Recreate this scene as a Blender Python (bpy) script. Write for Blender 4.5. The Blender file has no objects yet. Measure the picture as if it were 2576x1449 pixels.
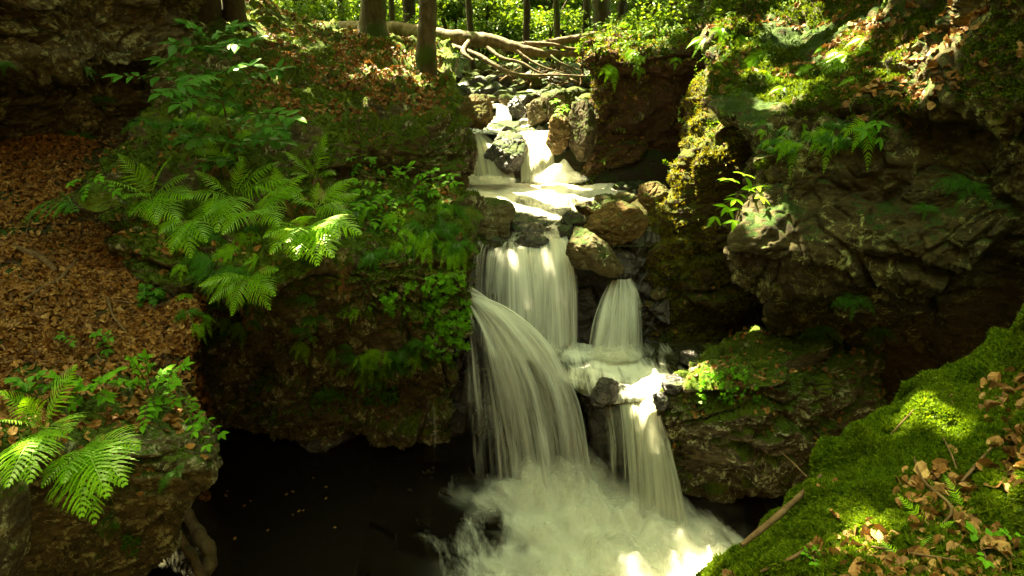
import bpy, math, numpy as np
# ------------------------------------------------------------------ camera, world, sun, exposure
SC = bpy.context.scene
FPX, PITCH, CZ = 683.0, math.radians(22.0), 4.0
cd = bpy.data.cameras.new("camera"); cd.sensor_width = 36.0; cd.lens = 36.0*FPX/1024.0
cd.clip_start = 0.02; cd.clip_end = 400.0
cam = bpy.data.objects.new("camera", cd); SC.collection.objects.link(cam)
cam.location = (0, 0, CZ); cam.rotation_euler = (math.radians(90)-PITCH, 0, 0)
SC.camera = cam
SUN = np.array([-0.40, 0.56, 1.0]); SUN /= np.linalg.norm(SUN)      # direction towards the sun
w = bpy.data.worlds.new("World"); SC.world = w; w.use_nodes = True
wn = w.node_tree.nodes; wl = w.node_tree.links
bg = wn["Background"]; sky = wn.new("ShaderNodeTexSky"); sky.sky_type = 'NISHITA'; sky.sun_disc = False
sky.sun_elevation = math.asin(SUN[2]); sky.sun_rotation = math.atan2(SUN[0], SUN[1])
tint = wn.new("ShaderNodeMix"); tint.data_type = 'RGBA'; tint.blend_type = 'MULTIPLY'; tint.inputs[0].default_value = 1.0
wl.new(sky.outputs[0], tint.inputs[6]); tint.inputs[7].default_value = (1.0, 0.83, 0.27, 1)   # light filtered by a green wood
wl.new(tint.outputs[2], bg.inputs[0]); bg.inputs[1].default_value = 0.15
sd = bpy.data.lights.new("sun", 'SUN'); sd.energy = 4.3; sd.angle = math.radians(0.5); sd.color = (1.0, 0.86, 0.54)
so = bpy.data.objects.new("sun", sd); SC.collection.objects.link(so)
az = math.atan2(SUN[0], SUN[1])
so.rotation_euler = (math.acos(SUN[2]), 0, math.pi-az); so.location = (0, 0, 20)
SC.view_settings.view_transform = 'Standard'; SC.view_settings.look = 'None'
SC.view_settings.exposure = 4.15; SC.view_settings.gamma = 1.0
cy = SC.cycles; cy.use_denoising = True; cy.max_bounces = 6; cy.diffuse_bounces = 3; cy.glossy_bounces = 2
cy.transmission_bounces = 3; cy.transparent_max_bounces = 40; cy.sample_clamp_indirect = 4.0
cy.use_adaptive_sampling = True; cy.adaptive_threshold = 0.012; cy.caustics_reflective = False; cy.caustics_refractive = False

# ------------------------------------------------------------------ maths helpers
rng = np.random.default_rng(11)
cp, sp_ = math.cos(PITCH), math.sin(PITCH)
K = 2576/1024.0
def P(u, v, Y):
    "world point seen at pixel (u, v) of a 1024x576 frame, Y metres ahead"
    u, v, Y = np.broadcast_arrays(np.asarray(u, float), np.asarray(v, float), np.asarray(Y, float))
    a = (u-512)/FPX; b = (288-v)/FPX
    dy = cp+b*sp_; dz = -sp_+b*cp; t = Y/dy
    return np.stack([a*t, Y, CZ+dz*t], -1)
def Q(x, y, Y): return P(np.asarray(x)/K, np.asarray(y)/K, Y)      # the same from 2576-wide coordinates
def proj(p):
    p = np.asarray(p, float); z = p[..., 2]-CZ
    d = p[..., 1]*cp-z*sp_; h = p[..., 1]*sp_+z*cp
    d = np.where(d < .01, .01, d)
    return 512+FPX*p[..., 0]/d, 288-FPX*h/d, d
_r = np.random.default_rng(5)
PERM = np.concatenate([_r.permutation(256)]*3); G3 = _r.normal(size=(256, 3)); G3 /= np.linalg.norm(G3, axis=1)[:, None]
R3 = _r.random((256, 3)); R1 = _r.random(256)
def _idx(i, j, k): return PERM[PERM[PERM[i & 255]+(j & 255)]+(k & 255)]
def perlin(p):
    f = np.floor(p); i = f.astype(int); t = p-f; s = t*t*t*(t*(t*6-15)+10)
    def c(a, b, d):
        g = G3[_idx(i[..., 0]+a, i[..., 1]+b, i[..., 2]+d)]
        return g[..., 0]*(t[..., 0]-a)+g[..., 1]*(t[..., 1]-b)+g[..., 2]*(t[..., 2]-d)
    L = lambda a, b, w: a+(b-a)*w
    x0 = L(L(c(0,0,0), c(1,0,0), s[..., 0]), L(c(0,1,0), c(1,1,0), s[..., 0]), s[..., 1])
    x1 = L(L(c(0,0,1), c(1,0,1), s[..., 0]), L(c(0,1,1), c(1,1,1), s[..., 0]), s[..., 1])
    return 1.6*L(x0, x1, s[..., 2])
def fbm(p, o=4, g=.5):
    r = 0; a = 1.0; q = np.array(p, float)
    for _ in range(o): r = r+a*perlin(q); q = q*2.03+17.3; a *= g
    return r
def worley(p):
    f = np.floor(p).astype(int); t = p-f
    F1 = np.full(p.shape[:-1], 9.0); F2 = F1.copy(); ID = np.zeros(p.shape[:-1]); FC = ID.copy()
    for a in (-1, 0, 1):
        for b in (-1, 0, 1):
            for c in (-1, 0, 1):
                h = _idx(f[..., 0]+a, f[..., 1]+b, f[..., 2]+c); q = R3[h]
                d = np.sqrt((q[..., 0]+a-t[..., 0])**2+(q[..., 1]+b-t[..., 1])**2+(q[..., 2]+c-t[..., 2])**2)
                m = d < F1
                F2 = np.where(m, F1, np.minimum(F2, d)); ID = np.where(m, R1[h], ID)
                gg = G3[h]; FC = np.where(m, gg[..., 0]*(t[..., 0]-q[..., 0]-a)+gg[..., 1]*(t[..., 1]-q[..., 1]-b)+gg[..., 2]*(t[..., 2]-q[..., 2]-c), FC); F1 = np.where(m, d, F1)
    worley.facet = FC
    return F1, F2, ID
def sm(x, a, b): t = np.clip((x-a)/(b-a), 0, 1); return t*t*(3-2*t)
def nrm(a): a = np.asarray(a, float); return a/np.maximum(np.linalg.norm(a, axis=-1, keepdims=True), 1e-9)
def resample(c, n, axis):
    c = np.moveaxis(np.asarray(c, float), axis, 0); m = len(c)
    t = np.linspace(0, m-1, n); i = np.minimum(t.astype(int), m-2); f = (t-i).reshape((-1,)+(1,)*(c.ndim-1))
    p1 = c[i]; p2 = c[i+1]; p0 = c[np.maximum(i-1, 0)]; p3 = c[np.minimum(i+2, m-1)]
    r = .5*((2*p1)+(-p0+p2)*f+(2*p0-5*p1+4*p2-p3)*f*f+(-p0+3*p1-3*p2+p3)*f**3)
    return np.moveaxis(r, 0, axis)
def grid_faces(nr, nc, off=0):
    i = np.arange(nr-1)[:, None]*nc+np.arange(nc-1)[None]; i = i.ravel()+off
    return np.stack([i, i+1, i+nc+1, i+nc], 1)
def grid_normals(g):
    du = np.gradient(g, axis=1); dv = np.gradient(g, axis=0)
    return nrm(np.cross(du, dv))

# ------------------------------------------------------------------ object helpers
COL = SC.collection
def mesh_obj(name, V, F, mat, parent=None, smooth=True, attrs=None, uv=None):
    V = np.asarray(V, np.float32).reshape(-1, 3)
    me = bpy.data.meshes.new(name)
    if not isinstance(F, list): F = [F]
    F = [np.asarray(f, np.int32) for f in F if len(f)]
    sizes = np.concatenate([np.full(len(f), f.shape[1], np.int32) for f in F]); loops = np.concatenate([f.ravel() for f in F])
    me.vertices.add(len(V)); me.vertices.foreach_set("co", V.ravel())
    me.loops.add(len(loops)); me.loops.foreach_set("vertex_index", loops)
    me.polygons.add(len(sizes)); st = np.concatenate([[0], np.cumsum(sizes)[:-1]]).astype(np.int32)
    me.polygons.foreach_set("loop_start", st); me.polygons.foreach_set("loop_total", sizes)
    me.polygons.foreach_set("use_smooth", np.full(len(sizes), smooth))
    if uv is not None:
        l = me.uv_layers.new(name="flow"); l.data.foreach_set("uv", np.asarray(uv, np.float32)[loops].ravel())
    for k, a in (attrs or {}).items():
        at = me.attributes.new(k, 'FLOAT', 'POINT'); at.data.foreach_set("value", np.asarray(a, np.float32))
    me.update(); me.validate()
    if mat: me.materials.append(mat)
    o = bpy.data.objects.new(name, me); COL.objects.link(o)
    if parent is not None: o.parent = parent
    return o
def empty(name, loc, label, cat, group=None):
    o = bpy.data.objects.new(name, None); COL.objects.link(o); o.location = tuple(float(x) for x in loc); o.empty_display_size = .1
    o["label"] = label; o["category"] = cat
    if group: o["group"] = group
    return o
def tag(o, label=None, cat=None, group=None, kind=None):
    if label: o["label"] = label
    if cat: o["category"] = cat
    if group: o["group"] = group
    if kind: o["kind"] = kind
    return o
SURF = []          # registered surfaces: (name, verts, normals, u, v, depth)
def register(name, V, N):
    u, v, d = proj(V); SURF.append((name, V, N, u, v, d))
def hit(u, v, r=3.5, only=None):
    "nearest built surface seen at a pixel"
    best = None
    for nm, V, N, U, W, D in SURF:
        if only and nm not in only: continue
        m = np.where((abs(U-u) < r) & (abs(W-v) < r) & (D > .3))[0]
        if len(m) == 0: continue
        k = D[m].min()
        if best is None or k < best[0]:
            s = m[D[m] < k+.08]; best = (k, V[s].mean(0), nrm(N[s].mean(0)), nm)
    if best is None:
        return P(u, v, 5.0), np.array([0, -.5, .8]), None
    return best[1], best[2], best[3]
def hq(x, y, **k): return hit(x/K, y/K, **k)

# ------------------------------------------------------------------ materials
class NT:
    def __init__(s, name):
        s.m = bpy.data.materials.new(name); s.m.use_nodes = True; s.t = s.m.node_tree; s.t.nodes.clear()
        s.out = s.n("ShaderNodeOutputMaterial")
    def n(s, ty, **k):
        x = s.t.nodes.new(ty)
        for a, b in k.items(): setattr(x, a, b)
        return x
    def set(s, sock, v):
        if isinstance(v, bpy.types.NodeSocket): s.t.links.new(v, sock)
        elif v is not None: sock.default_value = v
    def coord(s, kind="Object", scale=(1,1,1), rot=(0,0,0)):
        c = s.n("ShaderNodeTexCoord"); m = s.n("ShaderNodeMapping"); s.set(m.inputs[0], c.outputs[kind])
        m.inputs[3].default_value = scale; m.inputs[2].default_value = rot; return m.outputs[0]
    def noise(s, vec, scale, detail=5, rough=.6, dist=0.0):
        x = s.n("ShaderNodeTexNoise"); s.set(x.inputs["Vector"], vec); x.inputs["Scale"].default_value = scale
        x.inputs["Detail"].default_value = detail; x.inputs["Roughness"].default_value = rough
        x.inputs["Distortion"].default_value = dist; return x.outputs[0]
    def voro(s, vec, scale, feat='F1', out=0):
        x = s.n("ShaderNodeTexVoronoi"); x.feature = feat; s.set(x.inputs["Vector"], vec); x.inputs["Scale"].default_value = scale
        return x.outputs[out]
    def ramp(s, f, stops):
        x = s.n("ShaderNodeValToRGB"); e = x.color_ramp.elements
        while len(e) < len(stops): e.new(.5)
        for i, (p, c) in enumerate(stops):
            e[i].position = p; e[i].color = (c, c, c, 1) if isinstance(c, (int, float)) else (*c, 1)
        s.set(x.inputs[0], f); return x.outputs[0]
    def math(s, op, a, b=None, c=None, clamp=False):
        x = s.n("ShaderNodeMath", operation=op, use_clamp=clamp); s.set(x.inputs[0], a)
        if b is not None: s.set(x.inputs[1], b)
        if c is not None: s.set(x.inputs[2], c)
        return x.outputs[0]
    def smooth(s, x, a, b):
        m = s.n("ShaderNodeMapRange", interpolation_type='SMOOTHSTEP'); s.set(m.inputs[0], x)
        m.inputs[1].default_value = a; m.inputs[2].default_value = b; return m.outputs[0]
    def mix(s, f, a, b, mode='MIX'):
        x = s.n("ShaderNodeMix", data_type='RGBA', blend_type=mode); s.set(x.inputs[0], f)
        for q, v in ((6, a), (7, b)): s.set(x.inputs[q], (*v, 1) if isinstance(v, tuple) and len(v) == 3 else v)
        return x.outputs[2]
    def bump(s, h, strength, dist, nrm=None):
        x = s.n("ShaderNodeBump"); s.set(x.inputs["Height"], h); x.inputs["Strength"].default_value = strength
        x.inputs["Distance"].default_value = dist
        if nrm is not None: s.set(x.inputs["Normal"], nrm)
        return x.outputs[0]
    def attr(s, name):
        x = s.n("ShaderNodeAttribute"); x.attribute_name = name; return x.outputs["Fac"]
    def pbr(s, col, rough=.8, nrm=None, spec=.3, **k):
        x = s.n("ShaderNodeBsdfPrincipled"); s.set(x.inputs["Base Color"], (*col, 1) if isinstance(col, tuple) else col)
        s.set(x.inputs["Roughness"], rough); s.set(x.inputs["Specular IOR Level"], spec)
        if nrm is not None: s.set(x.inputs["Normal"], nrm)
        for a, b in k.items(): s.set(x.inputs[a], b)
        return x.outputs[0]
    def done(s, sh): s.t.links.new(sh, s.out.inputs[0]); return s.m

def rock_mat(name, c1, c2, lichen=.5, moss=.5, lich_col=(.55, .60, .38), moss_lo=(.010, .028, .002), moss_hi=(.045, .095, .006),
             rough=.85, wet=0.0, mossbias=0.0, topmoss=None, dirt=(.05, .026, .010), dirtamt=.35):
    t = NT(name); V = t.coord()
    S = t.coord(scale=(1.0, 1.0, 3.2), rot=(.10, .28, 0))
    big = t.noise(V, 1.3, 4); mid = t.noise(S, 6, 8, .7); fine = t.noise(V, 42, 6, .75)
    c = t.mix(t.smooth(mid, .35, .68), c1, c2)
    c = t.mix(t.math('MULTIPLY', t.smooth(t.noise(V, 2.1, 5, .6), .45, .7), dirtamt), c, dirt)
    c = t.mix(t.smooth(fine, .35, .75), c, t.mix(1.0, c, (.45, .42, .36), 'MULTIPLY'))
    # crusts of pale lichen
    l1 = t.noise(V, 11, 10, .80, .5); l2 = t.noise(V, 2.2, 4, .6)
    lf = t.math('MULTIPLY', t.smooth(l1, .535, .56), t.smooth(l2, .60-.22*lichen, .74-.22*lichen))
    lf = t.math('MULTIPLY', lf, .85 if lichen > 0 else 0.0)
    c = t.mix(lf, c, t.mix(t.noise(V, 60, 3), lich_col, (lich_col[0]*.65, lich_col[1]*.7, lich_col[2]*.6)))
    g = t.n("ShaderNodeNewGeometry"); sx = t.n("ShaderNodeSeparateXYZ"); t.set(sx.inputs[0], g.outputs["Normal"])
    up = sx.outputs[2]
    mf = t.math('ADD', t.math('MULTIPLY', up, .55), t.math('MULTIPLY', t.noise(V, 3.3, 7, .72), 1.3))
    th = 1.18-.5*moss-mossbias
    if topmoss:
        pz = t.n("ShaderNodeSeparateXYZ"); t.set(pz.inputs[0], V)
        mf = t.math('ADD', mf, t.math('MULTIPLY', t.smooth(t.math('ADD', pz.outputs[2], t.noise(V, 1.5, 3)), topmoss[0]+.5, topmoss[1]+.5), topmoss[2]))
    mf = t.smooth(mf, th, th+.16)
    mc = t.mix(t.smooth(t.noise(V, 70, 4, .8), .3, .7), moss_lo, moss_hi)
    mc = t.mix(t.math('MULTIPLY', t.smooth(t.noise(V, 4, 3), .45, .7), .5), mc, t.mix(1.0, moss_hi, (1.5, 1.15, .5), 'MULTIPLY'))
    c = t.mix(mf, c, mc)
    b = t.bump(t.noise(S, 9, 8, .7), .55, .05)
    b = t.bump(t.voro(S, 7, 'DISTANCE_TO_EDGE'), .25, .04, b)
    b = t.bump(fine, .7, .012, b)
    b = t.bump(t.math('MULTIPLY', t.noise(V, 130, 3, .8), mf), .9, .012, b)
    r = t.mix(mf, (rough-.5*wet,)*3, (.92,)*3)
    return t.done(t.pbr(c, r, b, .3+.5*wet))

def leaf_mat(name, c1, c2, trans=.45, gloss=.12, rough=.45):
    t = NT(name); g = t.n("ShaderNodeNewGeometry")
    c = t.mix(g.outputs["Random Per Island"], c1, c2)
    c = t.mix(t.smooth(t.noise(t.coord(), 2.5, 3), .35, .7), c, t.mix(1.0, c, (.72, .82, .6), 'MULTIPLY'))
    d = t.n("ShaderNodeBsdfDiffuse"); t.set(d.inputs[0], c)
    tr = t.n("ShaderNodeBsdfTranslucent"); t.set(tr.inputs[0], t.mix(1.0, c, (1.5, 1.35, .55), 'MULTIPLY'))
    m = t.n("ShaderNodeMixShader"); m.inputs[0].default_value = trans; t.set(m.inputs[1], d.outputs[0]); t.set(m.inputs[2], tr.outputs[0])
    gl = t.n("ShaderNodeBsdfGlossy"); gl.inputs["Roughness"].default_value = rough; gl.inputs[0].default_value = (.9, 1, .8, 1)
    fr = t.n("ShaderNodeFresnel"); fr.inputs[0].default_value = 1.4
    m2 = t.n("ShaderNodeMixShader"); t.set(m2.inputs[0], t.math('MULTIPLY', fr.outputs[0], gloss*2.2)); t.set(m2.inputs[1], m.outputs[0]); t.set(m2.inputs[2], gl.outputs[0])
    return t.done(m2.outputs[0])

def litter_mat(name, cols, trans=.1):
    t = NT(name); g = t.n("ShaderNodeNewGeometry"); n = len(cols)
    c = t.ramp(g.outputs["Random Per Island"], [(i/(n-1), cols[i]) for i in range(n)])
    V = t.coord(); c = t.mix(t.smooth(t.noise(V, 60, 4, .7), .4, .75), c, t.mix(1.0, c, (.6, .5, .45), 'MULTIPLY'))
    p = t.pbr(c, .6, t.bump(t.noise(V, 90, 3), .4, .004), .35)
    tr = t.n("ShaderNodeBsdfTranslucent"); t.set(tr.inputs[0], c)
    m = t.n("ShaderNodeMixShader"); m.inputs[0].default_value = trans; t.set(m.inputs[1], p); t.set(m.inputs[2], tr.outputs[0])
    return t.done(m.outputs[0])

def bark_mat(name, c1, c2, moss=.3, lich=.3):
    t = NT(name); V = t.coord(scale=(1, 1, .35)); O = t.coord()
    c = t.mix(t.smooth(t.noise(V, 14, 7, .7), .3, .7), c1, c2)
    c = t.mix(t.math('MULTIPLY', t.smooth(t.noise(O, 9, 6, .8), .56, .64), lich), c, (.30, .32, .20))
    c = t.mix(t.math('MULTIPLY', t.smooth(t.noise(O, 2.6, 5), .62-.3*moss, .75-.3*moss), .9), c, (.035, .07, .006))
    b = t.bump(t.noise(V, 40, 6, .7), .6, .015); b = t.bump(t.noise(O, 8, 4), .5, .03, b)
    return t.done(t.pbr(c, .8, b, .25))

M = {}
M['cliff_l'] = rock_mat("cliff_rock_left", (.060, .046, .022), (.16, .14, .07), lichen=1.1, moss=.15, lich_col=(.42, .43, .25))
M['bank'] = rock_mat("bank_rock", (.050, .040, .019), (.17, .145, .07), lichen=.9, moss=.73, moss_lo=(.02, .045, .003), moss_hi=(.11, .18, .008), mossbias=.04, dirtamt=.15)
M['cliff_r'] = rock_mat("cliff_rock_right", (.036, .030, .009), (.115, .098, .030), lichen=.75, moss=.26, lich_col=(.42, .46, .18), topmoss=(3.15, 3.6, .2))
M['ridge'] = rock_mat("ridge_rock", (.035, .022, .008), (.10, .070, .022), lichen=.2, moss=.75, moss_lo=(.025, .035, .002), moss_hi=(.10, .12, .006))
M['earth'] = rock_mat("earth_bank", (.040, .020, .007), (.095, .050, .015), lichen=.1, moss=.30, dirt=(.09, .045, .012), dirtamt=.6)
M['fernrock'] = rock_mat("fern_boulder_rock", (.06, .056, .026), (.20, .19, .10), lichen=1.25, moss=.60, moss_hi=(.08, .14, .008), dirtamt=.1)
M['boulder'] = rock_mat("boulder_rock", (.075, .058, .024), (.21, .17, .075), lichen=.3, moss=.35)
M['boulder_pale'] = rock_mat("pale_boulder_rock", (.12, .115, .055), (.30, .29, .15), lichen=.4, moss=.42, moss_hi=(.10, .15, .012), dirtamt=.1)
M['boulder_moss'] = rock_mat("mossy_boulder_rock", (.055, .042, .018), (.15, .12, .055), lichen=.25, moss=.80, moss_hi=(.075, .11, .008))
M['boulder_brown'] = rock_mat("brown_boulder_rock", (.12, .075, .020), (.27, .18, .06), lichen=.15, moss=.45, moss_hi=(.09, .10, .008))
M['wet'] = rock_mat("wet_rock", (.010, .008, .005), (.030, .024, .014), lichen=.05, moss=.12, wet=1.1, rough=.75)
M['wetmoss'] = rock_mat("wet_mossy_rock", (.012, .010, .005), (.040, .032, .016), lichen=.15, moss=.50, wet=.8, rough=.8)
M['slope'] = rock_mat("forest_soil", (.030, .016, .007), (.075, .038, .014), lichen=0, moss=.25, dirtamt=.5)
M['wood_floor'] = rock_mat("mossy_forest_floor", (.022, .016, .007), (.05, .034, .014), lichen=0, moss=.35, moss_lo=(.010, .022, .002), moss_hi=(.03, .06, .004))
M['mossbed'] = rock_mat("moss_bed", (.030, .020, .008), (.06, .04, .015), lichen=0, moss=1.6, moss_lo=(.012, .030, .002), moss_hi=(.045, .095, .005))
M['moss'] = leaf_mat("moss_tufts", (.040, .080, .004), (.14, .19, .012), .4, .02, .6)
M['moss_near'] = leaf_mat("feathery_moss", (.035, .085, .004), (.21, .30, .012), .45, .02, .6)
M['moss_dark'] = leaf_mat("dark_moss_tufts", (.045, .085, .004), (.14, .20, .010), .3, .02, .6)
M['moss_gold'] = leaf_mat("golden_moss_tufts", (.09, .10, .006), (.26, .22, .016), .4, .03, .6)
M['fern'] = leaf_mat("fern_green", (.19, .42, .012), (.32, .60, .02), .45, .05)
M['fern_bright'] = leaf_mat("bright_fern_green", (.27, .55, .012), (.38, .66, .02), .45, .05)
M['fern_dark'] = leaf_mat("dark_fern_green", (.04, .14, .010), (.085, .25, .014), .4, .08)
M['leaf'] = leaf_mat("broad_leaf_green", (.08, .25, .012), (.14, .36, .02), .4, .14, .35)
M['leaf_dark'] = leaf_mat("dark_leaf_green", (.05, .17, .02), (.10, .27, .035), .35, .18, .3)
M['herb'] = leaf_mat("herb_green", (.09, .28, .008), (.18, .44, .016), .4, .08)
M['undergrowth'] = leaf_mat("undergrowth_green", (.04, .10, .006), (.13, .22, .014), .45, .06)
M['canopy'] = leaf_mat("canopy_green", (.06, .16, .008), (.12, .26, .02), .5, .1)
M['backleaf'] = leaf_mat("backlit_green", (.035, .085, .006), (.15, .23, .016), .5, .14, .3)
M['litter'] = litter_mat("dead_leaves", [(.07, .032, .008), (.21, .098, .018), (.31, .155, .03), (.14, .066, .013), (.44, .27, .08)])
M['litter_near'] = litter_mat("dead_beech_leaves", [(.13, .062, .018), (.26, .135, .036), (.36, .20, .055), (.19, .092, .026), (.52, .35, .13)])
M['dead'] = litter_mat("dead_fern_straw", [(.16, .09, .03), (.30, .18, .07), (.20, .11, .035)], .15)
M['bark'] = bark_mat("beech_bark", (.038, .030, .014), (.095, .075, .036), .45, .35)
M['bark_dark'] = bark_mat("dark_bark", (.022, .016, .008), (.055, .040, .018), .25, .1)
M['bark_log'] = bark_mat("fallen_bark", (.060, .044, .020), (.20, .155, .08), .15, .2)
M['bark_wet'] = bark_mat("wet_peeled_bark", (.035, .022, .009), (.14, .10, .045), .15, .1)
M['twig'] = bark_mat("twig_bark", (.07, .042, .018), (.17, .11, .05), .1, .1)

def water_fall_mat(name, col=(.94, .95, .84)):
    t = NT(name); uv = t.n("ShaderNodeUVMap"); uv.uv_map = "flow"
    m1 = t.n("ShaderNodeMapping"); t.set(m1.inputs[0], uv.outputs[0]); m1.inputs[3].default_value = (13, .45, 1)
    m2 = t.n("ShaderNodeMapping"); t.set(m2.inputs[0], uv.outputs[0]); m2.inputs[3].default_value = (46, .8, 1)
    n1 = t.noise(m1.outputs[0], 1, 4, .6, .3); n2 = t.noise(m2.outputs[0], 1, 4, .65)
    d = t.attr("dens")
    x = t.math('ADD', t.math('MULTIPLY', t.math('SUBTRACT', n1, .5), 2.7), t.math('MULTIPLY', t.math('SUBTRACT', n2, .5), 1.3))
    x = t.math('ADD', x, t.math('MULTIPLY_ADD', d, 1.25, -.38))
    a = t.math('MULTIPLY', t.smooth(x, -.15, 1.0), t.smooth(d, 0.0, .35))
    a = t.math('MULTIPLY', a, .93)
    df = t.n("ShaderNodeBsdfDiffuse"); df.inputs[0].default_value = (*col, 1)
    # aerated water scatters light from all round: soften the facing of the sheet
    gm = t.n("ShaderNodeNewGeometry"); vm = t.n("ShaderNodeVectorMath", operation='SCALE'); t.set(vm.inputs[0], gm.outputs["Normal"]); vm.inputs[3].default_value = .28
    va = t.n("ShaderNodeVectorMath", operation='ADD'); t.set(va.inputs[0], vm.outputs[0]); va.inputs[1].default_value = (0, 0, .8)
    vn = t.n("ShaderNodeVectorMath", operation='NORMALIZE'); t.set(vn.inputs[0], va.outputs[0]); t.set(df.inputs["Normal"], vn.outputs[0])
    tr = t.n("ShaderNodeBsdfTranslucent"); tr.inputs[0].default_value = (*col, 1)
    mx = t.n("ShaderNodeMixShader"); mx.inputs[0].default_value = .2; t.set(mx.inputs[1], df.outputs[0]); t.set(mx.inputs[2], tr.outputs[0])
    tp = t.n("ShaderNodeBsdfTransparent")
    m = t.n("ShaderNodeMixShader"); t.set(m.inputs[0], a); t.set(m.inputs[1], tp.outputs[0]); t.set(m.inputs[2], mx.outputs[0])
    return t.done(m.outputs[0])
def foam_shell_mat(name, col=(.94, .95, .84), sc=(2.6, 2.2, 1), soft=.45):
    t = NT(name); uv = t.n("ShaderNodeUVMap"); uv.uv_map = "flow"
    mp = t.n("ShaderNodeMapping"); t.set(mp.inputs[0], uv.outputs[0]); mp.inputs[3].default_value = sc
    n1 = t.noise(mp.outputs[0], 1, 5, .62, .8)
    mp2 = t.n("ShaderNodeMapping"); t.set(mp2.inputs[0], uv.outputs[0]); mp2.inputs[3].default_value = (sc[0]*3.2, sc[1]*1.8, 1)
    n2 = t.noise(mp2.outputs[0], 1, 4, .6, .5)
    d = t.attr("dens")
    x = t.math('ADD', t.math('MULTIPLY_ADD', n1, 2.0, -1.0), t.math('MULTIPLY_ADD', n2, .9, -.45)); x = t.math('ADD', x, d)
    a = t.math('MULTIPLY', t.smooth(x, .5-soft, .5+soft), t.smooth(d, .0, .3))
    df = t.n("ShaderNodeBsdfDiffuse"); df.inputs[0].default_value = (*col, 1)
    tr = t.n("ShaderNodeBsdfTranslucent"); tr.inputs[0].default_value = (*col, 1)
    mx = t.n("ShaderNodeMixShader"); mx.inputs[0].default_value = .35; t.set(mx.inputs[1], df.outputs[0]); t.set(mx.inputs[2], tr.outputs[0])
    tp = t.n("ShaderNodeBsdfTransparent")
    m = t.n("ShaderNodeMixShader"); t.set(m.inputs[0], t.math('MULTIPLY', a, .55)); t.set(m.inputs[1], tp.outputs[0]); t.set(m.inputs[2], mx.outputs[0])
    return t.done(m.outputs[0])
def pool_mat(name, deep=(.010, .008, .005), foam=(.94, .95, .84), sc=(3.2, 2.2, 1), bstr=.25):
    t = NT(name); uv = t.n("ShaderNodeUVMap"); uv.uv_map = "flow"
    mp = t.n("ShaderNodeMapping"); t.set(mp.inputs[0], uv.outputs[0]); mp.inputs[3].default_value = sc
    n1 = t.noise(mp.outputs[0], 1, 6, .65, .7)
    mp2 = t.n("ShaderNodeMapping"); t.set(mp2.inputs[0], uv.outputs[0]); mp2.inputs[3].default_value = (sc[0]*4, sc[1]*2.2, 1)
    n2 = t.noise(mp2.outputs[0], 1, 5, .7, .3)
    d = t.attr("dens")
    x = t.math('ADD', t.math('MULTIPLY_ADD', n1, 1.7, -.85), t.math('MULTIPLY_ADD', n2, .8, -.4)); x = t.math('ADD', x, d)
    f = t.math('MULTIPLY', t.smooth(x, .15, .95), t.smooth(d, .04, .25))
    b = t.bump(t.math('ADD', n1, t.math('MULTIPLY', n2, .35)), bstr, .03)
    wat = t.pbr(deep, .08, b, .5, IOR=1.33)
    fo = t.pbr(foam, .7, b, .2)
    m = t.n("ShaderNodeMixShader"); t.set(m.inputs[0], f); t.set(m.inputs[1], wat); t.set(m.inputs[2], fo)
    return t.done(m.outputs[0])
M['fall'] = water_fall_mat("falling_water")
M['fall_warm'] = water_fall_mat("falling_water_sunlit", (.82, .82, .62))  # warm copy of the falling water, sunlight tinted into its colour
M['foam'] = foam_shell_mat("foam_spray")
M['pool'] = pool_mat("dark_pool_water")
M['stream'] = pool_mat("stream_water", deep=(.035, .034, .014), sc=(7, 2, 1), bstr=.6)

# ------------------------------------------------------------------ rock surfaces
def rockdisp(V, N, amp=1.0, mossy=0.0, seed=0.0, bed=.28, strat=1.75):
    c, s = math.cos(bed), math.sin(bed)
    p = V+seed
    q = np.stack([p[..., 0]*c+p[..., 2]*s, p[..., 1], (-p[..., 0]*s+p[..., 2]*c)*strat], -1)
    q = q+.25*np.stack([perlin(p*1.3), perlin(p*1.3+9), perlin(p*1.3+31)], -1)
    d = .16*fbm(p*.9, 3)
    F1, F2, I = worley(q*1.5); d = d+(.10*(I-.5)+.16*worley.facet)*sm(F2-F1, .0, .12)-.08*(1-sm(F2-F1, 0, .10))
    F1, F2, I = worley(q*4.3+3); d = d+(.04*(I-.5)+.065*worley.facet)*sm(F2-F1, .0, .12)-.03*(1-sm(F2-F1, 0, .12))
    F1, F2, I = worley(q*11+7); d = d+.014*(I-.5)+.028*worley.facet-.012*(1-sm(F2-F1, 0, .15))
    d = d+.035*fbm(q*6, 4, .6)
    if mossy > 0:
        up = sm(N[..., 2], .15, .6)
        mk = up*sm(fbm(p*1.6+50, 3), -.35, .2)*mossy
        F1, _, _ = worley(p*5.0+.2*perlin(p*7)[..., None]); F3, _, _ = worley(p*13)
        d = d*(1-.75*np.clip(mk, 0, 1))+mk*(.085*(1-sm(F1, 0, .75))+.02*(1-sm(F3, 0, .7)))
    return d*amp
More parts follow.
